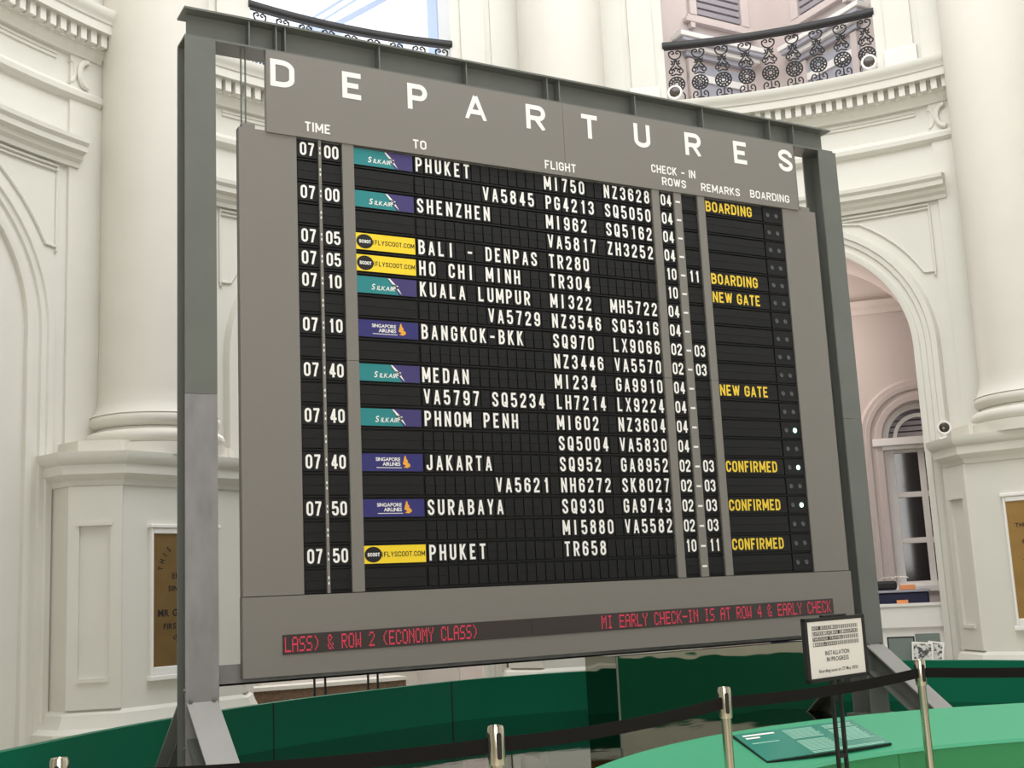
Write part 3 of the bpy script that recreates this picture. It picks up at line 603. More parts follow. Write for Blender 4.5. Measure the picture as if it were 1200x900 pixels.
root = empty('parapet_ring', (4.9, 6.1, 0)); tag(root, 'low curved deep green parapet wall sweeping behind the departures board', 'low wall')
inv = lambda f: (lambda u, z: tuple(a - b for a, b in zip(f(u, z), (4.9, 6.1, 0))))
cuts = [0, 52, 74, 100, 142, len(ring) - 1]
for a, b in zip(cuts, cuts[1:]):
    mb = MB(); fr = [inv(ring_frame(i)) for i in range(a, b + 1)]
    f0, f1 = fr[0], fr[-1]
    mb.sweep(fr, [(0, 0), (0, .73), (.08, .73), (.08, 0)], M['green'])
    o = mb.build('wall_panel', root, smooth=40)
for c in cuts[1:-1]:
    f = inv(ring_frame(c)); mb = MB(); g = inv(ring_frame(c + 1)); A, B = Vector(f(-.002, 0)), Vector(g(-.002, 0)); d = (B - A).normalized() * .006
    n_ = Vector((-d.y, d.x, 0)).normalized() * .02
    q = [A - d, A + d, A + d + n_, A - d + n_]
    mb.hexa([(*v.xy, .36) for v in q], [(*v.xy, .7305) for v in q], M['gap']); mb.build('joint', root)
YF = 6.45
poly = [p for p in [(ring_frame(i)(-.002, 0)[0], ring_frame(i)(-.002, 0)[1]) for i in range(len(ring))] if p[1] > YF]
poly = [(poly[0][0], YF)] + poly + [(poly[-1][0], YF)]
mb = MB(); mb.prism(poly, 0.0, .37, M['mirrorfloor']); tag(mb.build('mirror_stage'), 'dark mirror-glossy stage floor under the departures board', 'stage')
mb = MB(); root = empty('mirror_plinth', (6.02, 7.5, .37)); tag(root, 'dark mirrored box plinth standing under the right half of the departures board', 'plinth')
mb.box(-1.03, 1.03, 0, .43, 0, .645, M['mirror']); mb.build('mirror_panel', root)
for x in (-1.03, -.0, 1.03): mb = MB(); mb.box(x - .006, x + .006, -.004, .006, 0, .645, M['steel']); mb.build('edge_trim', root) if x != 0 else None

# ------------------------------------------------------------------ green reader rail in front, with its information panel
BX, BY = 4.74, 2.25
def bpol(t, r, z): return (BX + r * sin(radians(t)), BY + r * cos(radians(t)), z)
root = empty('reader_rail', (BX, BY, 0)); tag(root, 'mid green curved reader rail with a sloping top in front of the stage', 'bench')
L = lambda t, r, z: (r * sin(radians(t)), r * cos(radians(t)), z)
ths = frange(-52, 46, 60)
mb = MB(); mb.sweep([(lambda a, b, t=t: L(t, a, b)) for t in ths], [(2.49, .585), (2.505, .602), (3.0, .73), (3.0, .70), (2.98, .685)], M['bench']); mb.build('sloping_top', root, smooth=30)
cutb = [-52, -24, 3.2, 46]
for a, b in zip(cutb, cutb[1:]):
    mb = MB(); mb.sweep([(lambda u, v, t=t: L(t, u, v)) for t in frange(a + .06, b - .06, 20)], [(2.50, 0), (2.50, .59), (2.60, .60), (2.60, 0)], M['benchf']); mb.build('front_panel', root, smooth=30)
mb = MB(); mb.sweep([(lambda u, v, t=t: L(t, u, v)) for t in frange(-52, 46, 40)], [(2.60, 0), (2.60, .57), (2.97, .69), (2.985, .69), (2.985, 0)], M['green']); mb.build('back_panel', root, smooth=30)
N0 = Vector((4.003, 4.755, .632)); UV = Vector((4.902, 4.807, .626)) - N0; VV = Vector((4.085, 5.107, .722)) - N0; VV2 = Vector((4.955, 5.145, .716)) - N0 - UV
NN = UV.cross(VV).normalized()
def ip(u, v, h=0.0): return N0 + UV * u + (VV * (1 - u) + VV2 * u) * v + NN * h
root = empty('information_panel', tuple(N0)); tag(root, 'flat teal information panel with pale text lying on the green reader rail', 'information panel')
ipl = lambda u, v, h=0.0: ip(u, v, h) - N0
mb = MB(); mb.hexa([ipl(0, 0, -.005), ipl(1, 0, -.005), ipl(1, 1, -.005), ipl(0, 1, -.005)], [ipl(0, 0, .004), ipl(1, 0, .004), ipl(1, 1, .004), ipl(0, 1, .004)], M['rubber'])
mb.hexa([ipl(.004, .012, .004), ipl(.996, .012, .004), ipl(.996, .99, .004), ipl(.004, .99, .004)], [ipl(.004, .012, .008), ipl(.996, .012, .008), ipl(.996, .99, .008), ipl(.004, .99, .008)], M['panel']); mb.build('glass_sheet', root)
mb = MB()
def bar(u0, u1, v0, v1, mt=M['panelt']): mb.add([ipl(u0, v0, .009), ipl(u1, v0, .009), ipl(u1, v1, .009), ipl(u0, v1, .009)], [(0, 1, 2, 3)], mt)
bar(.05, .30, .86, .91, M['paper']); bar(.05, .16, .76, .81, M['paper']); bar(.05, .26, .58, .61)
rnd = random.Random(3)
for u0, u1, v0, v1 in ((.37, .63, .56, .92), (.37, .63, .12, .50), (.70, .96, .80, .92), (.70, .96, .30, .74), (.37, .96, .04, .09)):
    v = v1
    while v > v0: bar(u0, u1 - rnd.random() * .03, v - .022, v); v -= .036
mb.build('printed_text', root)

# ------------------------------------------------------------------ steel gantry
root = empty('steel_gantry', (4.77, 7.6, .37)); tag(root, 'grey steel H-beam gantry of two posts and a top beam that carries the departures board', 'frame')
GO = Vector((4.77, 7.6, .37))
def gsub(mb, o=GO): mb.v = [(v[0] - o.x, v[1] - o.y, v[2] - o.z) for v in mb.v]; return mb
def bolts(mb, pts, r=.012):
    for x, y, z, ax in pts:
        if ax == 'y': mb.lathe([(0, 0), (r, 0), (r, .012), (0, .014)], M['steel'], 8, T=lambda a, b, c: (x + a, y - c, z + b))
        else: mb.lathe([(0, 0), (r, 0), (r, .012), (0, .014)], M['steel'], 8, T=lambda a, b, c: (x - c, y + a, z + b))
posts = []
for x0 in (1.868, 7.462):
    mb = MB(); x1 = x0 + .204
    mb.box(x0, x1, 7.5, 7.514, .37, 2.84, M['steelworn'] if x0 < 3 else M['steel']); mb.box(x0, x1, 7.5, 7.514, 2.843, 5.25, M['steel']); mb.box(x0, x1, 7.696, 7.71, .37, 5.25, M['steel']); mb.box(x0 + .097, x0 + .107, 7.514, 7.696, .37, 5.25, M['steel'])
    mb.box(x0 - .04, x1 + .04, 7.46, 7.75, .37, .39, M['steel'])
    p = gsub(mb).build('post', root); posts.append(p)
    mb = MB(); bolts(mb, [(x0 + .03, 7.5, .955, 'y'), (x1 - .03, 7.5, .955, 'y'), (x0, 7.507, 1.02, 'x'), (x0, 7.507, .68, 'x')]); b = gsub(mb).build('bolt', p)
    for sgn, name in ((-1, 'front_brace'), (1, 'rear_brace')):
        ya = 7.5 if sgn < 0 else 7.71; za = .945; yb = ya + sgn * .80; zb = .37
        q = Vector((0, yb - ya, zb - za)).normalized(); nrm = Vector((0, -q.z * sgn, q.y * sgn)); nrm = nrm if nrm.z > 0 else -nrm
        mb = MB()
        def slab(xa, xb, h0, h1, mt):
            A = Vector((0, ya, za)); B = Vector((0, yb, zb)); pts = []
            for pnt, end in ((A, 0), (B, 1)):
                for h in (h0, h1):
                    # ends cut vertically at the post and level at the floor
                    if end == 0: d = -(nrm.y * h) / q.y
                    else: d = -(nrm.z * h) / q.z
                    pts.append(pnt + nrm * h + q * d)
            a0, a1, b0, b1 = pts
            mb.hexa([(xa, *a0.yz), (xb, *a0.yz), (xb, *b0.yz), (xa, *b0.yz)], [(xa, *a1.yz), (xb, *a1.yz), (xb, *b1.yz), (xa, *b1.yz)], mt)
        xm = (x0 + x1) / 2
        slab(xm - .095, xm + .095, -.012, 0, M['steellight']); slab(xm - .006, xm + .006, -.17, -.012, M['steel']); slab(xm - .095, xm + .095, -.182, -.17, M['steel'])
        gsub(mb).build(name, root)
mb = MB(); mb.box(1.865, 7.635, 7.5, 7.70, 5.450, 5.464, M['steel']); mb.box(1.868, 7.632, 7.5, 7.70, 5.25, 5.264, M['steel']); mb.box(1.90, 7.60, 7.592, 7.604, 5.264, 5.45, M['steel']); beam = gsub(mb).build('top_beam', root)
for x in (2.31, 2.50, 2.565, 3.27, 3.975, 4.68, 4.79, 5.51, 6.2, 6.93, 7.2):
    mb = MB(); mb.box(x - .005, x + .005, 7.515, 7.592, 5.264, 5.45, M['steel']); gsub(mb).build('stiffener', beam)
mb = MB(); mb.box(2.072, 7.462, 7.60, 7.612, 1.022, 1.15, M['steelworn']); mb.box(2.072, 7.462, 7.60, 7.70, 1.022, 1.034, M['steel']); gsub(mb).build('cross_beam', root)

# ------------------------------------------------------------------ the split-flap departures board
DB = Vector((4.79, 7.5, 1.06)); root = empty('departures_board', tuple(DB)); tag(root, 'large grey split-flap airport departures board hanging in a steel gantry', 'departures board')
def dsub(mb): mb.v = [(v[0] - DB.x, v[1] - DB.y, v[2] - DB.z) for v in mb.v]; return mb
def dpart(mb, name, parent=None, **k): return dsub(mb).build(name, parent or root, **k)
TOP, PITCH = 4.655, 0.15445
FRONT = 7.5
mb = MB(); mb.box(2.26, 7.33, 7.56, 7.68, 1.09, 4.64, M['steeldk']); dpart(mb, 'back_casing')
mb = MB(); mb.box(2.225, 2.626, FRONT, 7.56, 1.562, 4.668, M['grey']); mb.box(2.25, 2.34, 7.51, 7.56, 4.668, 4.705, M['grey']); dpart(mb, 'side_panel')
mb = MB(); mb.box(6.977, 7.352, FRONT, 7.56, 1.562, 4.660, M['grey']); mb.box(7.20, 7.30, 7.51, 7.56, 4.66, 4.70, M['grey']); dpart(mb, 'side_panel')
mb = MB(); mb.box(2.222, 7.372, FRONT, 7.56, 1.062, 1.557, M['grey']); dpart(mb, 'bottom_panel')
mb = MB(); mb.box(2.415, 4.788, 7.488, 7.53, 4.6555, 5.248, M['grey']); mb.box(4.791, 7.155, 7.488, 7.53, 4.6555, 5.248, M['grey']); mb.box(4.75, 4.83, 7.50, 7.532, 4.68, 5.24, M['gap']); header = dpart(mb, 'header_panel')
for x in (2.262, 2.292, 7.225): mb = MB(); mb.tube([(x, 7.56, 4.66), (x, 7.56, 5.26)], .006, M['steel'], 8); dpart(mb, 'hanger_rod')
def letters(parent, name, text, x, z, h, y, mt, off=.03, total=None, gap=.12, split=None, thick=0):
    mb = MB(); stroke_text(mb, text, lambda a, b: (x + a, y, z + b), h, mt, total, .175, .13, 1.35)
    o = dpart(mb, name, parent)
    if thick: sd = o.modifiers.new('thick', 'SOLIDIFY'); sd.thickness = thick; sd.offset = 1
    return o
for ch, x, w in zip('DEPARTURES', (2.444, 2.966, 3.468, 3.932, 4.457, 4.952, 5.457, 5.966, 6.478, 6.974), (.172, .152, .158, .183, .172, .162, .158, .166, .150, .156)):
    mb = MB(); stroke_char(mb, ch, lambda a, b: (x + a, 7.4865, 4.993 + b), .198, M['letter'], w, .19); dpart(mb, 'letter', header)
for text, x, z, w in (('TIME', 2.684, 4.703, .187), ('TO', 3.497, 4.694, .108), ('FLIGHT', 4.602, 4.69, .281), ('CHECK - IN', 5.605, 4.795, .444), ('ROWS', 5.704, 4.698, .243), ('REMARKS', 6.10, 4.698, .41), ('BOARDING', 6.62, 4.705, .436)):
    letters(header, 'column_label', text, x, z, .069, 7.4865, M['letter'], .02, total=w)

# 5x7 dot characters of the ticker
DOT = {'A': '01110 10001 10001 11111 10001 10001 10001', 'C': '01110 10001 10000 10000 10000 10001 01110', 'D': '11110 10001 10001 10001 10001 10001 11110', 'E': '11111 10000 10000 11110 10000 10000 11111', 'H': '10001 10001 10001 11111 10001 10001 10001', 'I': '01110 00100 00100 00100 00100 00100 01110', 'K': '10001 10010 10100 11000 10100 10010 10001', 'L': '10000 10000 10000 10000 10000 10000 11111', 'M': '10001 11011 10101 10101 10001 10001 10001', 'N': '10001 11001 10101 10011 10001 10001 10001', 'O': '01110 10001 10001 10001 10001 10001 01110', 'R': '11110 10001 10001 11110 10100 10010 10001', 'S': '01111 10000 10000 01110 00001 00001 11110', 'T': '11111 00100 00100 00100 00100 00100 00100', 'W': '10001 10001 10001 10101 10101 11011 10001', 'Y': '10001 10001 01010 00100 00100 00100 00100', '2': '01110 10001 00001 00010 00100 01000 11111', '4': '00010 00110 01010 10010 11111 00010 00010', '&': '01100 10010 10100 01000 10101 10010 01101', '(': '00010 00100 01000 01000 01000 00100 00010', ')': '01000 00100 00010 00010 00010 00100 01000', '-': '00000 00000 00000 11111 00000 00000 00000', ' ': '00000 ' * 7}
LZ = lambda x: (x - 2.477) * .0056
mb = MB()
for a, b in ((2.477, 4.29), (4.292, 7.14)): mb = MB(); mb.hexa([(a, 7.494, 1.191 + LZ(a)), (b, 7.494, 1.191 + LZ(b)), (b, 7.494, 1.314 + LZ(b)), (a, 7.494, 1.314 + LZ(a))], [(a, 7.52, 1.191 + LZ(a)), (b, 7.52, 1.191 + LZ(b)), (b, 7.52, 1.314 + LZ(b)), (a, 7.52, 1.314 + LZ(a))], M['ledoff']); screen = dpart(mb, 'ticker_display')
def ticker(text, x, z, adv, h):
    mb = MB(); p = h / 7
    for i, ch in enumerate(text + ' '):
        if ch == ' ':
            dpart(mb, 'ticker_word', screen); mb = MB(); continue
        for r, row in enumerate(DOT[ch].split()):
            for c, bit in enumerate(row):
                if bit == '1':
                    a = x + i * adv + c * adv / 6.0; b = z + (6 - r) * p + LZ(a); mb.add([(a, 7.4925, b), (a + adv / 6 * .8, 7.4925, b), (a + adv / 6 * .8, 7.4925, b + p * .8), (a, 7.4925, b + p * .8)], [(0, 1, 2, 3)], M['led'])
ticker('LASS) & ROW 2 (ECONOMY CLASS)', 2.49, 1.206, .0475, .095)
ticker('MI EARLY CHECK-IN IS AT ROW 4 & EARLY CHECK', 4.875, 1.206, .0522, .095)

# vertical grey strips between the columns of flaps
ZB = 1.562
for x0, x1 in ((2.957, 3.043), (5.600, 5.672), (6.060, 6.132)):
    for a, b in ((ZB, 3.108), (3.111, TOP + .012)): mb = MB(); mb.box(x0, x1, 7.497, 7.55, a, b, M['grey']); dpart(mb, 'divider_strip')
mb = MB(); mb.box(2.784, 2.804, 7.499, 7.55, ZB, TOP, M['grey'])
for i in range(20):
    zc = TOP - PITCH * (i + .5)
    for dz in (-.018, .018): mb.box(2.7895, 2.7985, 7.4975, 7.5, zc + dz - .008, zc + dz + .008, M['letter'])
dpart(mb, 'colon_strip')
mb = MB(); mb.box(5.820, 5.893, 7.498, 7.55, ZB, TOP, M['grey'])
for i in range(20):
    zc = TOP - PITCH * (i + .5); mb.box(5.834, 5.878, 7.4965, 7.5, zc - .009, zc + .006, M['letter'])
dpart(mb, 'dash_strip')

rows = [('07', '00', 'silk', {0: 'PHUKET', 14: 'MI750', 21: 'NZ3628'}, '04', '', 'BOARDING', 0), (None, None, None, {7: 'VA5845', 14: 'PG4213', 21: 'SQ5050'}, '04', '', '', 0),
 ('07', '00', 'silk', {0: 'SHENZHEN', 14: 'MI962', 21: 'SQ5162'}, '04', '', '', 0), (None, None, None, {14: 'VA5817', 21: 'ZH3252'}, '04', '', '', 0),
 ('07', '05', 'scoot', {0: 'BALI - DENPAS', 14: 'TR280'}, '10', '11', 'BOARDING', 0), ('07', '05', 'scoot', {0: 'HO CHI MINH', 14: 'TR304'}, '10', '', 'NEW GATE', 0),
 ('07', '10', 'silk', {0: 'KUALA LUMPUR', 14: 'MI322', 21: 'MH5722'}, '04', '', '', 0), (None, None, None, {7: 'VA5729', 14: 'NZ3546', 21: 'SQ5316'}, '04', '', '', 0),
 ('07', '10', 'sia', {0: 'BANGKOK-BKK', 14: 'SQ970', 21: 'LX9066'}, '02', '03', '', 0), (None, None, None, {14: 'NZ3446', 21: 'VA5570'}, '02', '03', '', 0),
 ('07', '40', 'silk', {0: 'MEDAN', 14: 'MI234', 21: 'GA9910'}, '04', '', 'NEW GATE', 0), (None, None, None, {0: 'VA5797', 7: 'SQ5234', 14: 'LH7214', 21: 'LX9224'}, '04', '', '', 0),
 ('07', '40', 'silk', {0: 'PHNOM PENH', 14: 'MI602', 21: 'NZ3604'}, '04', '', '', 1), (None, None, None, {14: 'SQ5004', 21: 'VA5830'}, '04', '', '', 0),
 ('07', '40', 'sia', {0: 'JAKARTA', 14: 'SQ952', 21: 'GA8952'}, '02', '03', 'CONFIRMED', 1), (None, None, None, {7: 'VA5621', 14: 'NH6272', 21: 'SK8027'}, '02', '03', '', 0),
 ('07', '50', 'sia', {0: 'SURABAYA', 14: 'SQ930', 21: 'GA9743'}, '02', '03', 'CONFIRMED', 1), (None, None, None, {14: 'MI5880', 21: 'VA5582'}, '02', '03', '', 0),
 ('07', '50', 'scoot', {0: 'PHUKET', 14: 'TR658'}, '10', '11', 'CONFIRMED', 0), (None, None, None, {}, '', '', '', 0)]
CX0, CP = 3.510, 0.0772
YFL = 7.511
def flap(mb, x0, x1, z0, z1, mt=None, lean=.004):     # two leaves hinged at mid height, the lower one leaning out a little
    mt = mt or M['black']; zm = (z0 + z1) / 2
    mb.hexa([(x0, YFL + .006, zm + .001), (x1, YFL + .006, zm + .001), (x1, YFL + .006, z1), (x0, YFL + .006, z1)], [(x0, YFL, zm + .001), (x1, YFL, zm + .001), (x1, YFL + lean * .5, z1), (x0, YFL + lean * .5, z1)], mt)
    mb.hexa([(x0, YFL + .006, z0), (x1, YFL + .006, z0), (x1, YFL + .006, zm - .001), (x0, YFL + .006, zm - .001)], [(x0, YFL - .001, z0), (x1, YFL - .001, z0), (x1, YFL, zm - .001), (x0, YFL, zm - .001)], mt)
YT = 7.5085
def silk(mb, x0, x1, z0, z1):
    w = x1 - x0; h = z1 - z0; y = YT + .0008
    a = x0 + w * .50; b = x0 + w * .70
    mb.add([(x0, y, z0), (b, y, z0), (a, y, z1), (x0, y, z1)], [(0, 1, 2, 3)], M['teal']); mb.add([(b, y, z0), (x1, y, z0), (x1, y, z1), (a, y, z1)], [(0, 1, 2, 3)], M['purple'])
    put_text(mb, 'S', lambda u, v: (x0 + w * .235 + u + v * .2, YT, z0 + h * .22 + v), .042, M['letter'], .012, sx=.95); put_text(mb, 'ILKAIR', lambda u, v: (x0 + w * .325 + u + v * .2, YT, z0 + h * .22 + v), .031, M['letter'], .012, sx=1.0)
    # the bird: a long tapering stroke with two wings
    f = lambda p, q: (x0 + w * p, YT - .0004, z0 + h * q)
    mb.add([f(.515, .98), f(.545, .98), f(.66, .55), f(.745, .03), f(.63, .45)], [(0, 1, 2, 3, 4)], M['letter']); mb.add([f(.575, .66), f(.69, .56), f(.66, .48), f(.61, .56)], [(0, 1, 2, 3)], M['letter']); mb.add([f(.60, .38), f(.66, .50), f(.69, .40), f(.66, .36)], [(0, 1, 2, 3)], M['letter'])
def scoot(mb, x0, x1, z0, z1):
    w = x1 - x0; h = z1 - z0; y = YT + .0008
    mb.add([(x0, y, z0), (x1, y, z0), (x1, y, z1), (x0, y, z1)], [(0, 1, 2, 3)], M['scoot'])
    cx, cz, r = x0 + w * .145, (z0 + z1) / 2, h * .44
    mb.add([(cx + 1.2 * r * cos(t), y - .0003, cz + r * sin(t)) for t in frange(0, 2 * pi, 24)[:-1]], [tuple(range(24))], M['gap'])
    stroke_text(mb, 'SCOOT', lambda u, v: (cx - .042 + u, y - .0006, cz - .012 + v), .024, M['letter'], .088, .22, .10, 1.4)
    mb.add([(x0 + w * .285 + a, y - .0003, cz + b) for a, b in ((0, -.018), (.004, -.018), (.004, .018), (0, .018))], [(0, 1, 2, 3)], M['gap'])
    stroke_text(mb, 'FLYSCOOT.COM', lambda u, v: (x0 + w * .315 + u, y - .0003, cz - .017 + v), .034, M['gap'], w * .67, .165, .12, 1.3)
def sia(mb, x0, x1, z0, z1):
    w = x1 - x0; h = z1 - z0; y = YT + .0008
    mb.add([(x0, y, z0), (x1, y, z0), (x1, y, z1), (x0, y, z1)], [(0, 1, 2, 3)], M['navy'])
    put_text(mb, 'SINGAPORE', lambda u, v: (x0 + w * .225 + u, YT, z0 + h * .58 + v), .024, M['letter'], .02, total=w * .40, gap=.06); put_text(mb, 'AIRLINES', lambda u, v: (x0 + w * .335 + u, YT, z0 + h * .31 + v), .024, M['letter'], .02, total=w * .29, gap=.06)
    mb.add([(x0 + w * .235 + a, YT, z0 + h * .18 + b) for a, b in ((0, 0), (w * .41, 0), (w * .41, .004), (0, .004))], [(0, 1, 2, 3)], M['letter'])
    f = lambda p, q: (x0 + w * p, YT, z0 + h * q)
    mb.add([f(.665, .42), f(.70, .88), f(.715, .90), f(.73, .70), f(.755, .60), f(.745, .50), f(.785, .42), f(.79, .28), f(.74, .18), f(.675, .22), f(.715, .32)], [(0, 1, 2, 3, 4, 5, 6, 7, 8, 9, 10)], M['gold'])
rest = MB()
def char_flap(mb, ch, c, z0):
    x0 = CX0 + c * CP; flap(mb, x0 + .0045, x0 + CP - .0045, z0 + .018, z0 + PITCH - .012)
    if ch != ' ':
        w = FW.get(ch, .475) * .105; stroke_char(mb, ch, lambda a, b: (x0 + CP / 2 - w / 2 + a, YT + .0008, z0 + .030 + b), .107, M['letter'], w, .15)
def wide_flap(x0, x1, z0, name, parent, text='', h=.088, mt=None, maxw=None, width=None, logo=None, xo=None):
    mb = MB(); flap(mb, x0, x1, z0 + .018, z0 + PITCH - .012)
    if text and len(text) == 2:
        cw = .047
        for i, ch in enumerate(text): w = .028 if ch == '1' else cw; stroke_char(mb, ch, lambda a, b: ((x0 + x1) / 2 + (i - .5) * .058 - w / 2 + a, YT + .0008, z0 + .034 + b), h, mt, w, .16)
    elif text: stroke_text(mb, text, lambda a, b: (xo + a, YT + .0008, z0 + .036 + b), h, mt, width, .175, .11)
    if logo: logo(mb, x0, x1, z0 + .022, z0 + PITCH - .014)
    return dpart(mb, name, parent)
for i, (hh, mm, air, words, c1, c2, rem, lit) in enumerate(rows):
    z0 = TOP - PITCH * (i + 1)
    mb = MB(); mb.box(2.626, 6.977, 7.53, 7.55, z0, z0 + PITCH, M['gap']); mb.box(2.626, 5.602, 7.512, 7.53, z0, z0 + .010, M['black']); mb.box(5.67, 6.977, 7.512, 7.53, z0, z0 + .010, M['black'])
    row = dpart(mb, 'display_row')
    wide_flap(2.634, 2.778, z0, 'hour_flap', row, hh or '', .095, M['letter']); wide_flap(2.812, 2.952, z0, 'minute_flap', row, mm or '', .095, M['letter'])
    wide_flap(3.048, 3.498, z0, 'airline_flap', row, logo={'silk': silk, 'scoot': scoot, 'sia': sia}.get(air))
    line = [' '] * 27
    for c, t in words.items():
        for k, ch in enumerate(t): line[c + k] = ch
    for c in range(27):
        if c < 5: mb = MB(); char_flap(mb, line[c], c, z0); dpart(mb, 'character_flap', row)
        else: char_flap(rest, line[c], c, z0)
    wide_flap(5.678, 5.814, z0, 'counter_flap', row, c1, .095, M['letter']); wide_flap(5.898, 6.054, z0, 'counter_flap', row, c2, .095, M['letter'])
    wide_flap(6.140, 6.752, z0, 'remark_flap', row, rem, .090, M['yellowp'], width={'BOARDING': .49, 'NEW GATE': .50, 'CONFIRMED': .53}.get(rem), xo=6.150)
    mb = MB(); mb.box(6.762, 6.972, 7.508, 7.53, z0 + .014, z0 + PITCH - .008, M['black']); lp = dpart(mb, 'lamp_plate', row)
    for j, x in enumerate((6.812, 6.905)):
        mb = MB(); on = lit and j == 1; zc = z0 + PITCH / 2
        mb.lathe([(.020, 0), (.018, .004), (.014, .007 if on else .003), (.013, .008 if on else .002), (0, .010 if on else .001)], M['lampon'] if on else M['lampoff'], 12, T=lambda a, b, c: (x + a, 7.508 - c, zc + b)); dpart(mb, 'indicator_lamp', row)
dpart(rest, 'character_flap_field')['kind'] = 'stuff'

# ------------------------------------------------------------------ belt stanchions
SP = [(.61, 3.97), (1.905, 3.60), (3.23, 4.07), (4.75, 4.42)]; NEXT = SP[1:] + [(5.9, 3.41)]
slabels = ['steel belt stanchion whose head just shows in the lower left corner', 'steel belt stanchion nearest the viewer, below the middle of the board', 'steel belt stanchion in front of the left end of the green rail', 'rightmost steel belt stanchion, to the right of the small notice']
ST = None
for i, ((x, y), (nx, ny)) in enumerate(zip(SP, NEXT)):
    if ST is None:
        root = empty('belt_stanchion'); mb = MB(); mb.lathe([(0, 0), (.17, 0), (.17, .012), (.14, .03), (.03, .045), (0, .045)], M['chrome'], 32); mb.build('base', root, smooth=35)
        mb = MB(); mb.lathe([(0, .04), (.0205, .04), (.0205, .962), (0, .962)], M['chrome'], 24); mb.build('post', root, smooth=35)
        mb = MB(); mb.lathe([(0, .955), (.026, .955), (.0272, .965), (.0272, 1.070), (.024, 1.079), (.019, 1.0795), (.018, 1.075), (0, 1.075)], M['chrome'], 28); mb.build('cassette_head', root, smooth=35)
        for a in (45, 135, 225, 315):
            mb = MB(); ca, sa = cos(radians(a)), sin(radians(a))
            ol = [(-.0085 * cos(t), (.982 if sin(t) < 0 else 1.050) + .0085 * sin(t)) for t in frange(0, 2 * pi, 16)[:-1]]
            T = lambda u, v, d: (ca * d - sa * u, sa * d + ca * u, v)
            mb.hexa if False else mb.add([T(u, v, .0235) for u, v in ol] + [T(u, v, .0288) for u, v in ol], [tuple(range(16))[::-1], tuple(range(16, 32))] + [(q, (q + 1) % 16, 16 + (q + 1) % 16, 16 + q) for q in range(16)], M['rubber']); mb.build('slot', root)
        ST = root
    else: root = copy_tree(ST)
    root.location = (x, y, 0); tag(root, slabels[i], 'stanchion', 'belt stanchions'); root.rotation_euler = (0, 0, radians((20, 38, 25, 30)[i]))
    if i == 0: made = []
    made.append((root, (x, y), (nx, ny)))
for root, a, b in made:
    A, B = Vector((*a, 0)), Vector((*b, 0)); d = (B - A).normalized(); n_ = Vector((-d.y, d.x, 0)) * .0012; mb = MB(); fr = []
    Rm = Matrix.Rotation(-root.rotation_euler.z, 3, 'Z')
    for j in range(13):
        t = j / 12; p = A + d * .028 + (B - A - d * .056) * t; zc = 1.016 - .05 * 4 * t * (1 - t) * .35
        fr.append(lambda u, v, p=p, zc=zc: tuple(Rm @ (p - A + n_ * u + Vector((0, 0, zc + v)))))
    mb.sweep(fr, [(-1, -.024), (1, -.024), (1, .024), (-1, .024)], M['belt']); mb.build('belt', root)

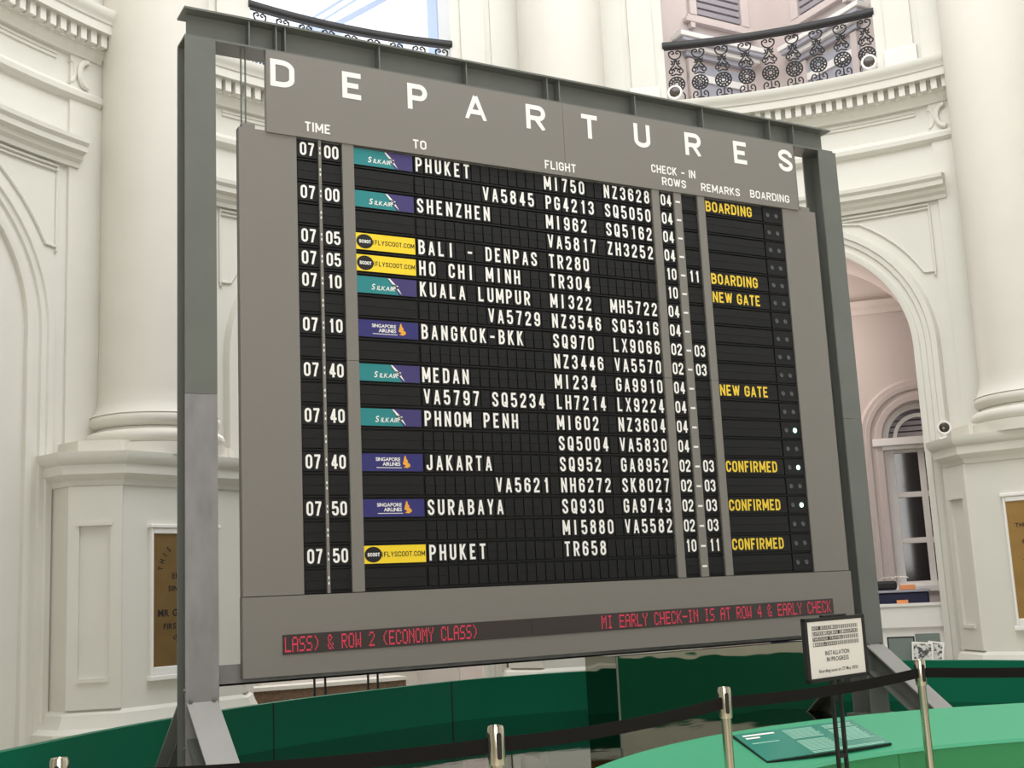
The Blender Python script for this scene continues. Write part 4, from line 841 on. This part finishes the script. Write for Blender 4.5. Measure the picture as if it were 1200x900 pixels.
# ------------------------------------------------------------------ small notices
def sign_stand(A, B, z0, z1, label, spread, zc, text=True):
    A, B = Vector((*A, 0)), Vector((*B, 0)); mid = (A + B) / 2; d = (B - A).normalized(); nrm = Vector((d.y, -d.x, 0)); W = (B - A).length
    root = empty('sign_stand', (mid.x, mid.y, 0), atan2(d.y, d.x)); tag(root, label, 'sign stand')
    t = .022; mb = MB(); h = W / 2
    for x0, x1, a, b in ((-h, -h + t, z0, z1), (h - t, h, z0, z1), (-h, h, z0, z0 + t * .8), (-h, h, z1 - t * .8, z1)): mb.box(x0, x1, -.012, .012, a, b, M['rubber'])
    mb.box(-.10, .10, -.012, .012, z1, z1 + .010, M['rubber']) if text else None
    mb.build('frame', root, bevel=.003)
    mb = MB(); mb.box(-h + t * .8, h - t * .8, -.006, .008, z0 + .015, z1 - .015, M['paper']); mb.build('notice', root) if text else mb.build('back_board', root)
    if text:
        mb = MB(); H = z1 - z0; w = W - .12; y = -.0075; r2 = random.Random(9)
        for q, (txt, bars) in enumerate((('NOW BOARDING', 10), ('EXPERIENCING SINGAPORE', 0), ('THROUGH TRAVEL', 8), ('1800S-2000S', 11))):
            z = z1 - H * (.165 + .085 * q); n_ = 22
            for c in range(n_):
                x = -w / 2 + w * c / n_
                mb.add([(x, y, z - H * .031), (x + w / n_ * .9, y, z - H * .031), (x + w / n_ * .9, y, z + H * .031), (x, y, z + H * .031)], [(0, 1, 2, 3)], M['ink'] if c < len(txt) else M['greyink'])
                if c < len(txt) and txt[c] != ' ': put_char(mb, txt[c], lambda a, b: (x + w / n_ * .45 + a, y - .0005, z - H * .022 + b), H * .046, M['paper'], .03, width=w / n_ * .6, center=True)
                elif c >= len(txt): mb.add([(x + w / n_ * .3, y - .0005, z - H * .03), (x + w / n_ * .6, y - .0005, z - H * .03), (x + w / n_ * .6, y - .0005, z + H * .03), (x + w / n_ * .3, y - .0005, z + H * .03)], [(0, 1, 2, 3)], M['paper'])
        mb.build('printed_text', root); mb = MB(); put_text(mb, 'INSTALLATION', lambda a, b: (a, y, z1 - H * .60 + b), H * .068, M['ink'], .012, center=True, total=w * .52); put_text(mb, 'IN PROGRESS', lambda a, b: (a, y, z1 - H * .70 + b), H * .068, M['ink'], .012, center=True, total=w * .47)
        mb.build('printed_text', root); mb = MB(); put_text(mb, 'Boarding soon on 27 May 2023', lambda a, b: (a, y, z1 - H * .86 + b), H * .05, M['ink'], .012, center=True, total=w * .84); mb.build('printed_text', root)
    for s in (-1, 1): mb = MB(); mb.box(s * spread - .008, s * spread + .008, .012, .028, .02, z1 - .03, M['rubber']); mb.build('leg', root)
    mb = MB(); mb.box(-spread, spread, .013, .027, zc - .008, zc + .008, M['rubber']); mb.build('cross_bar', root)
    mb = MB(); mb.box(-.15, .15, -.10, .16, 0, .02, M['rubber']); mb.build('base', root, bevel=.004)
    return root
k = .93
sign_stand((4.29 * k, 4.735 * k), (4.822 * k, 4.852 * k), 1.5 - .515 * k, 1.5 - .195 * k, 'white installation notice in a black frame on a twin-legged stand before the green rail', .032, .665)
sign_stand((3.76, 10.88), (4.16, 10.92), 1.05, 1.40, 'black twin-legged stand seen under the board before the granite ledge, left of two', .055, .4, False)
sign_stand((4.33, 10.98), (4.73, 11.02), 1.05, 1.40, 'black twin-legged stand seen under the board near the bright doorway, right of two', .052, .4, False)

# ------------------------------------------------------------------ things in and by the arches
o = bay_place(empty('stone_ledge'), -1); tag(o, 'low brown granite ledge with a pale top in the arch behind the board', 'ledge')
mb = MB(); mb.sweep([(lambda a, b, x=x: (x, 6.80 + .10 * (x / 1.3) ** 2 + a, b)) for x in frange(-1.28, .55, 10)], [(0, 0), (.28, 0), (.28, .625), (0, .625)], M['brown']); mb.build('body', o, smooth=30)
mb = MB(); mb.sweep([(lambda a, b, x=x: (x, 6.78 + .10 * (x / 1.3) ** 2 + a, b)) for x in frange(-1.28, .55, 10)], [(0, .627), (.31, .627), (.31, .665), (0, .665)], M['wall']); mb.build('coping', o, smooth=30)
def inbay(name, k, label, cat, group=None): o = bay_place(empty(name), k); return tag(o, label, cat, group)
o = inbay('counter', 0, 'navy covered counter behind the white parapet in the right arch', 'counter')
mb = MB(); mb.box(-.6, 1.24, 7.30, 7.9, 0, 1.30, M['navycloth']); mb.build('body', o, bevel=.02); mb = MB(); mb.box(-.62, 1.26, 7.28, 7.92, 1.302, 1.33, M['bluegrey']); mb.build('top', o, bevel=.005)
o = inbay('bag', 0, 'small black bag with a tangle of white cable on the navy counter', 'bag')
mb = MB(); mb.box(.62, .90, 7.42, 7.62, 1.332, 1.44, M['rubber']); mb.build('body', o, bevel=.03)
mb = MB(); mb.tube([(.72 + .03 * i + .02 * sin(i * 2.1), 7.46 + .03 * cos(i * 1.7), 1.455 + .035 * abs(sin(i * 1.3))) for i in range(11)], .006, M['paper'], 6); mb.build('cable', o, smooth=60)
o = inbay('book', 0, 'orange and white booklets lying on the navy counter', 'booklets'); mb = MB(); mb.box(.93, 1.10, 7.36, 7.52, 1.332, 1.385, M['orange']); mb.build('cover', o, bevel=.004); mb = MB(); mb.box(.935, 1.20, 7.40, 7.60, 1.387, 1.40, M['paper']); mb.build('pages', o)
o = inbay('tag_card', 0, 'small orange card on the top of the white parapet', 'card'); mb = MB(); mb.box(.86, .98, 6.74, 6.80, 1.187, 1.225, M['orange']); mb.build('card', o)
# leaflet table with boards and photo cards
o = inbay('display_table', 0, 'low table beyond the green parapet at the foot of the right arch', 'table')
mb = MB(); mb.box(.35, 1.22, 5.84, 6.12, .56, .60, M['slate']); mb.build('top', o, bevel=.005)
for x in (.4, 1.17):
    for y in (5.88, 6.08): mb = MB(); mb.box(x - .02, x + .02, y - .02, y + .02, 0, .56, M['slate']); mb.build('leg', o)
def leaning(name, x0, x1, y, z0, z1, mts, label, cat, tilt=.18, roll=0.0, group=None):
    o = inbay(name, 0, label, cat, group)
    def T(u, v, d): cx = (x0 + x1) / 2; uu = (u - cx) * cos(roll) - (v - z0) * sin(roll); vv = (u - cx) * sin(roll) + (v - z0) * cos(roll); return (cx + uu, y + tilt * vv + d, z0 + vv)
    mb = MB(); mb.box(x0, x1, z0, z1, 0, .012, mts[0], lambda u, v, d: T(u, v, d)); mb.build('card', o)
    mb = MB(); e = .016; mb.box(x0 + e, x1 - e, z0 + e, z1 - e, -.002, 0, mts[1], lambda u, v, d: T(u, v, d)); mb.build('picture', o); return o
leaning('picture_board', .70, .98, 6.00, .605, .86, (M['rubber'], M['slate']), 'grey-green picture board leaning on the table, left of the photographs', 'picture board')
leaning('picture_board', .99, 1.24, 6.06, .605, .88, (M['slate'], M['slate']), 'grey-green board standing behind the black and white photographs', 'picture board')
leaning('photo_card', .93, 1.14, 5.94, .61, .80, (M['paper'], M['photo']), 'black and white group photograph card with white border, in front', 'photograph', .15, -.08, 'black and white photo cards')
leaning('photo_card', 1.08, 1.24, 5.975, .61, .80, (M['paper'], M['photo']), 'black and white photograph card tucked behind the front one at its right', 'photograph', .15, -.16, 'black and white photo cards')
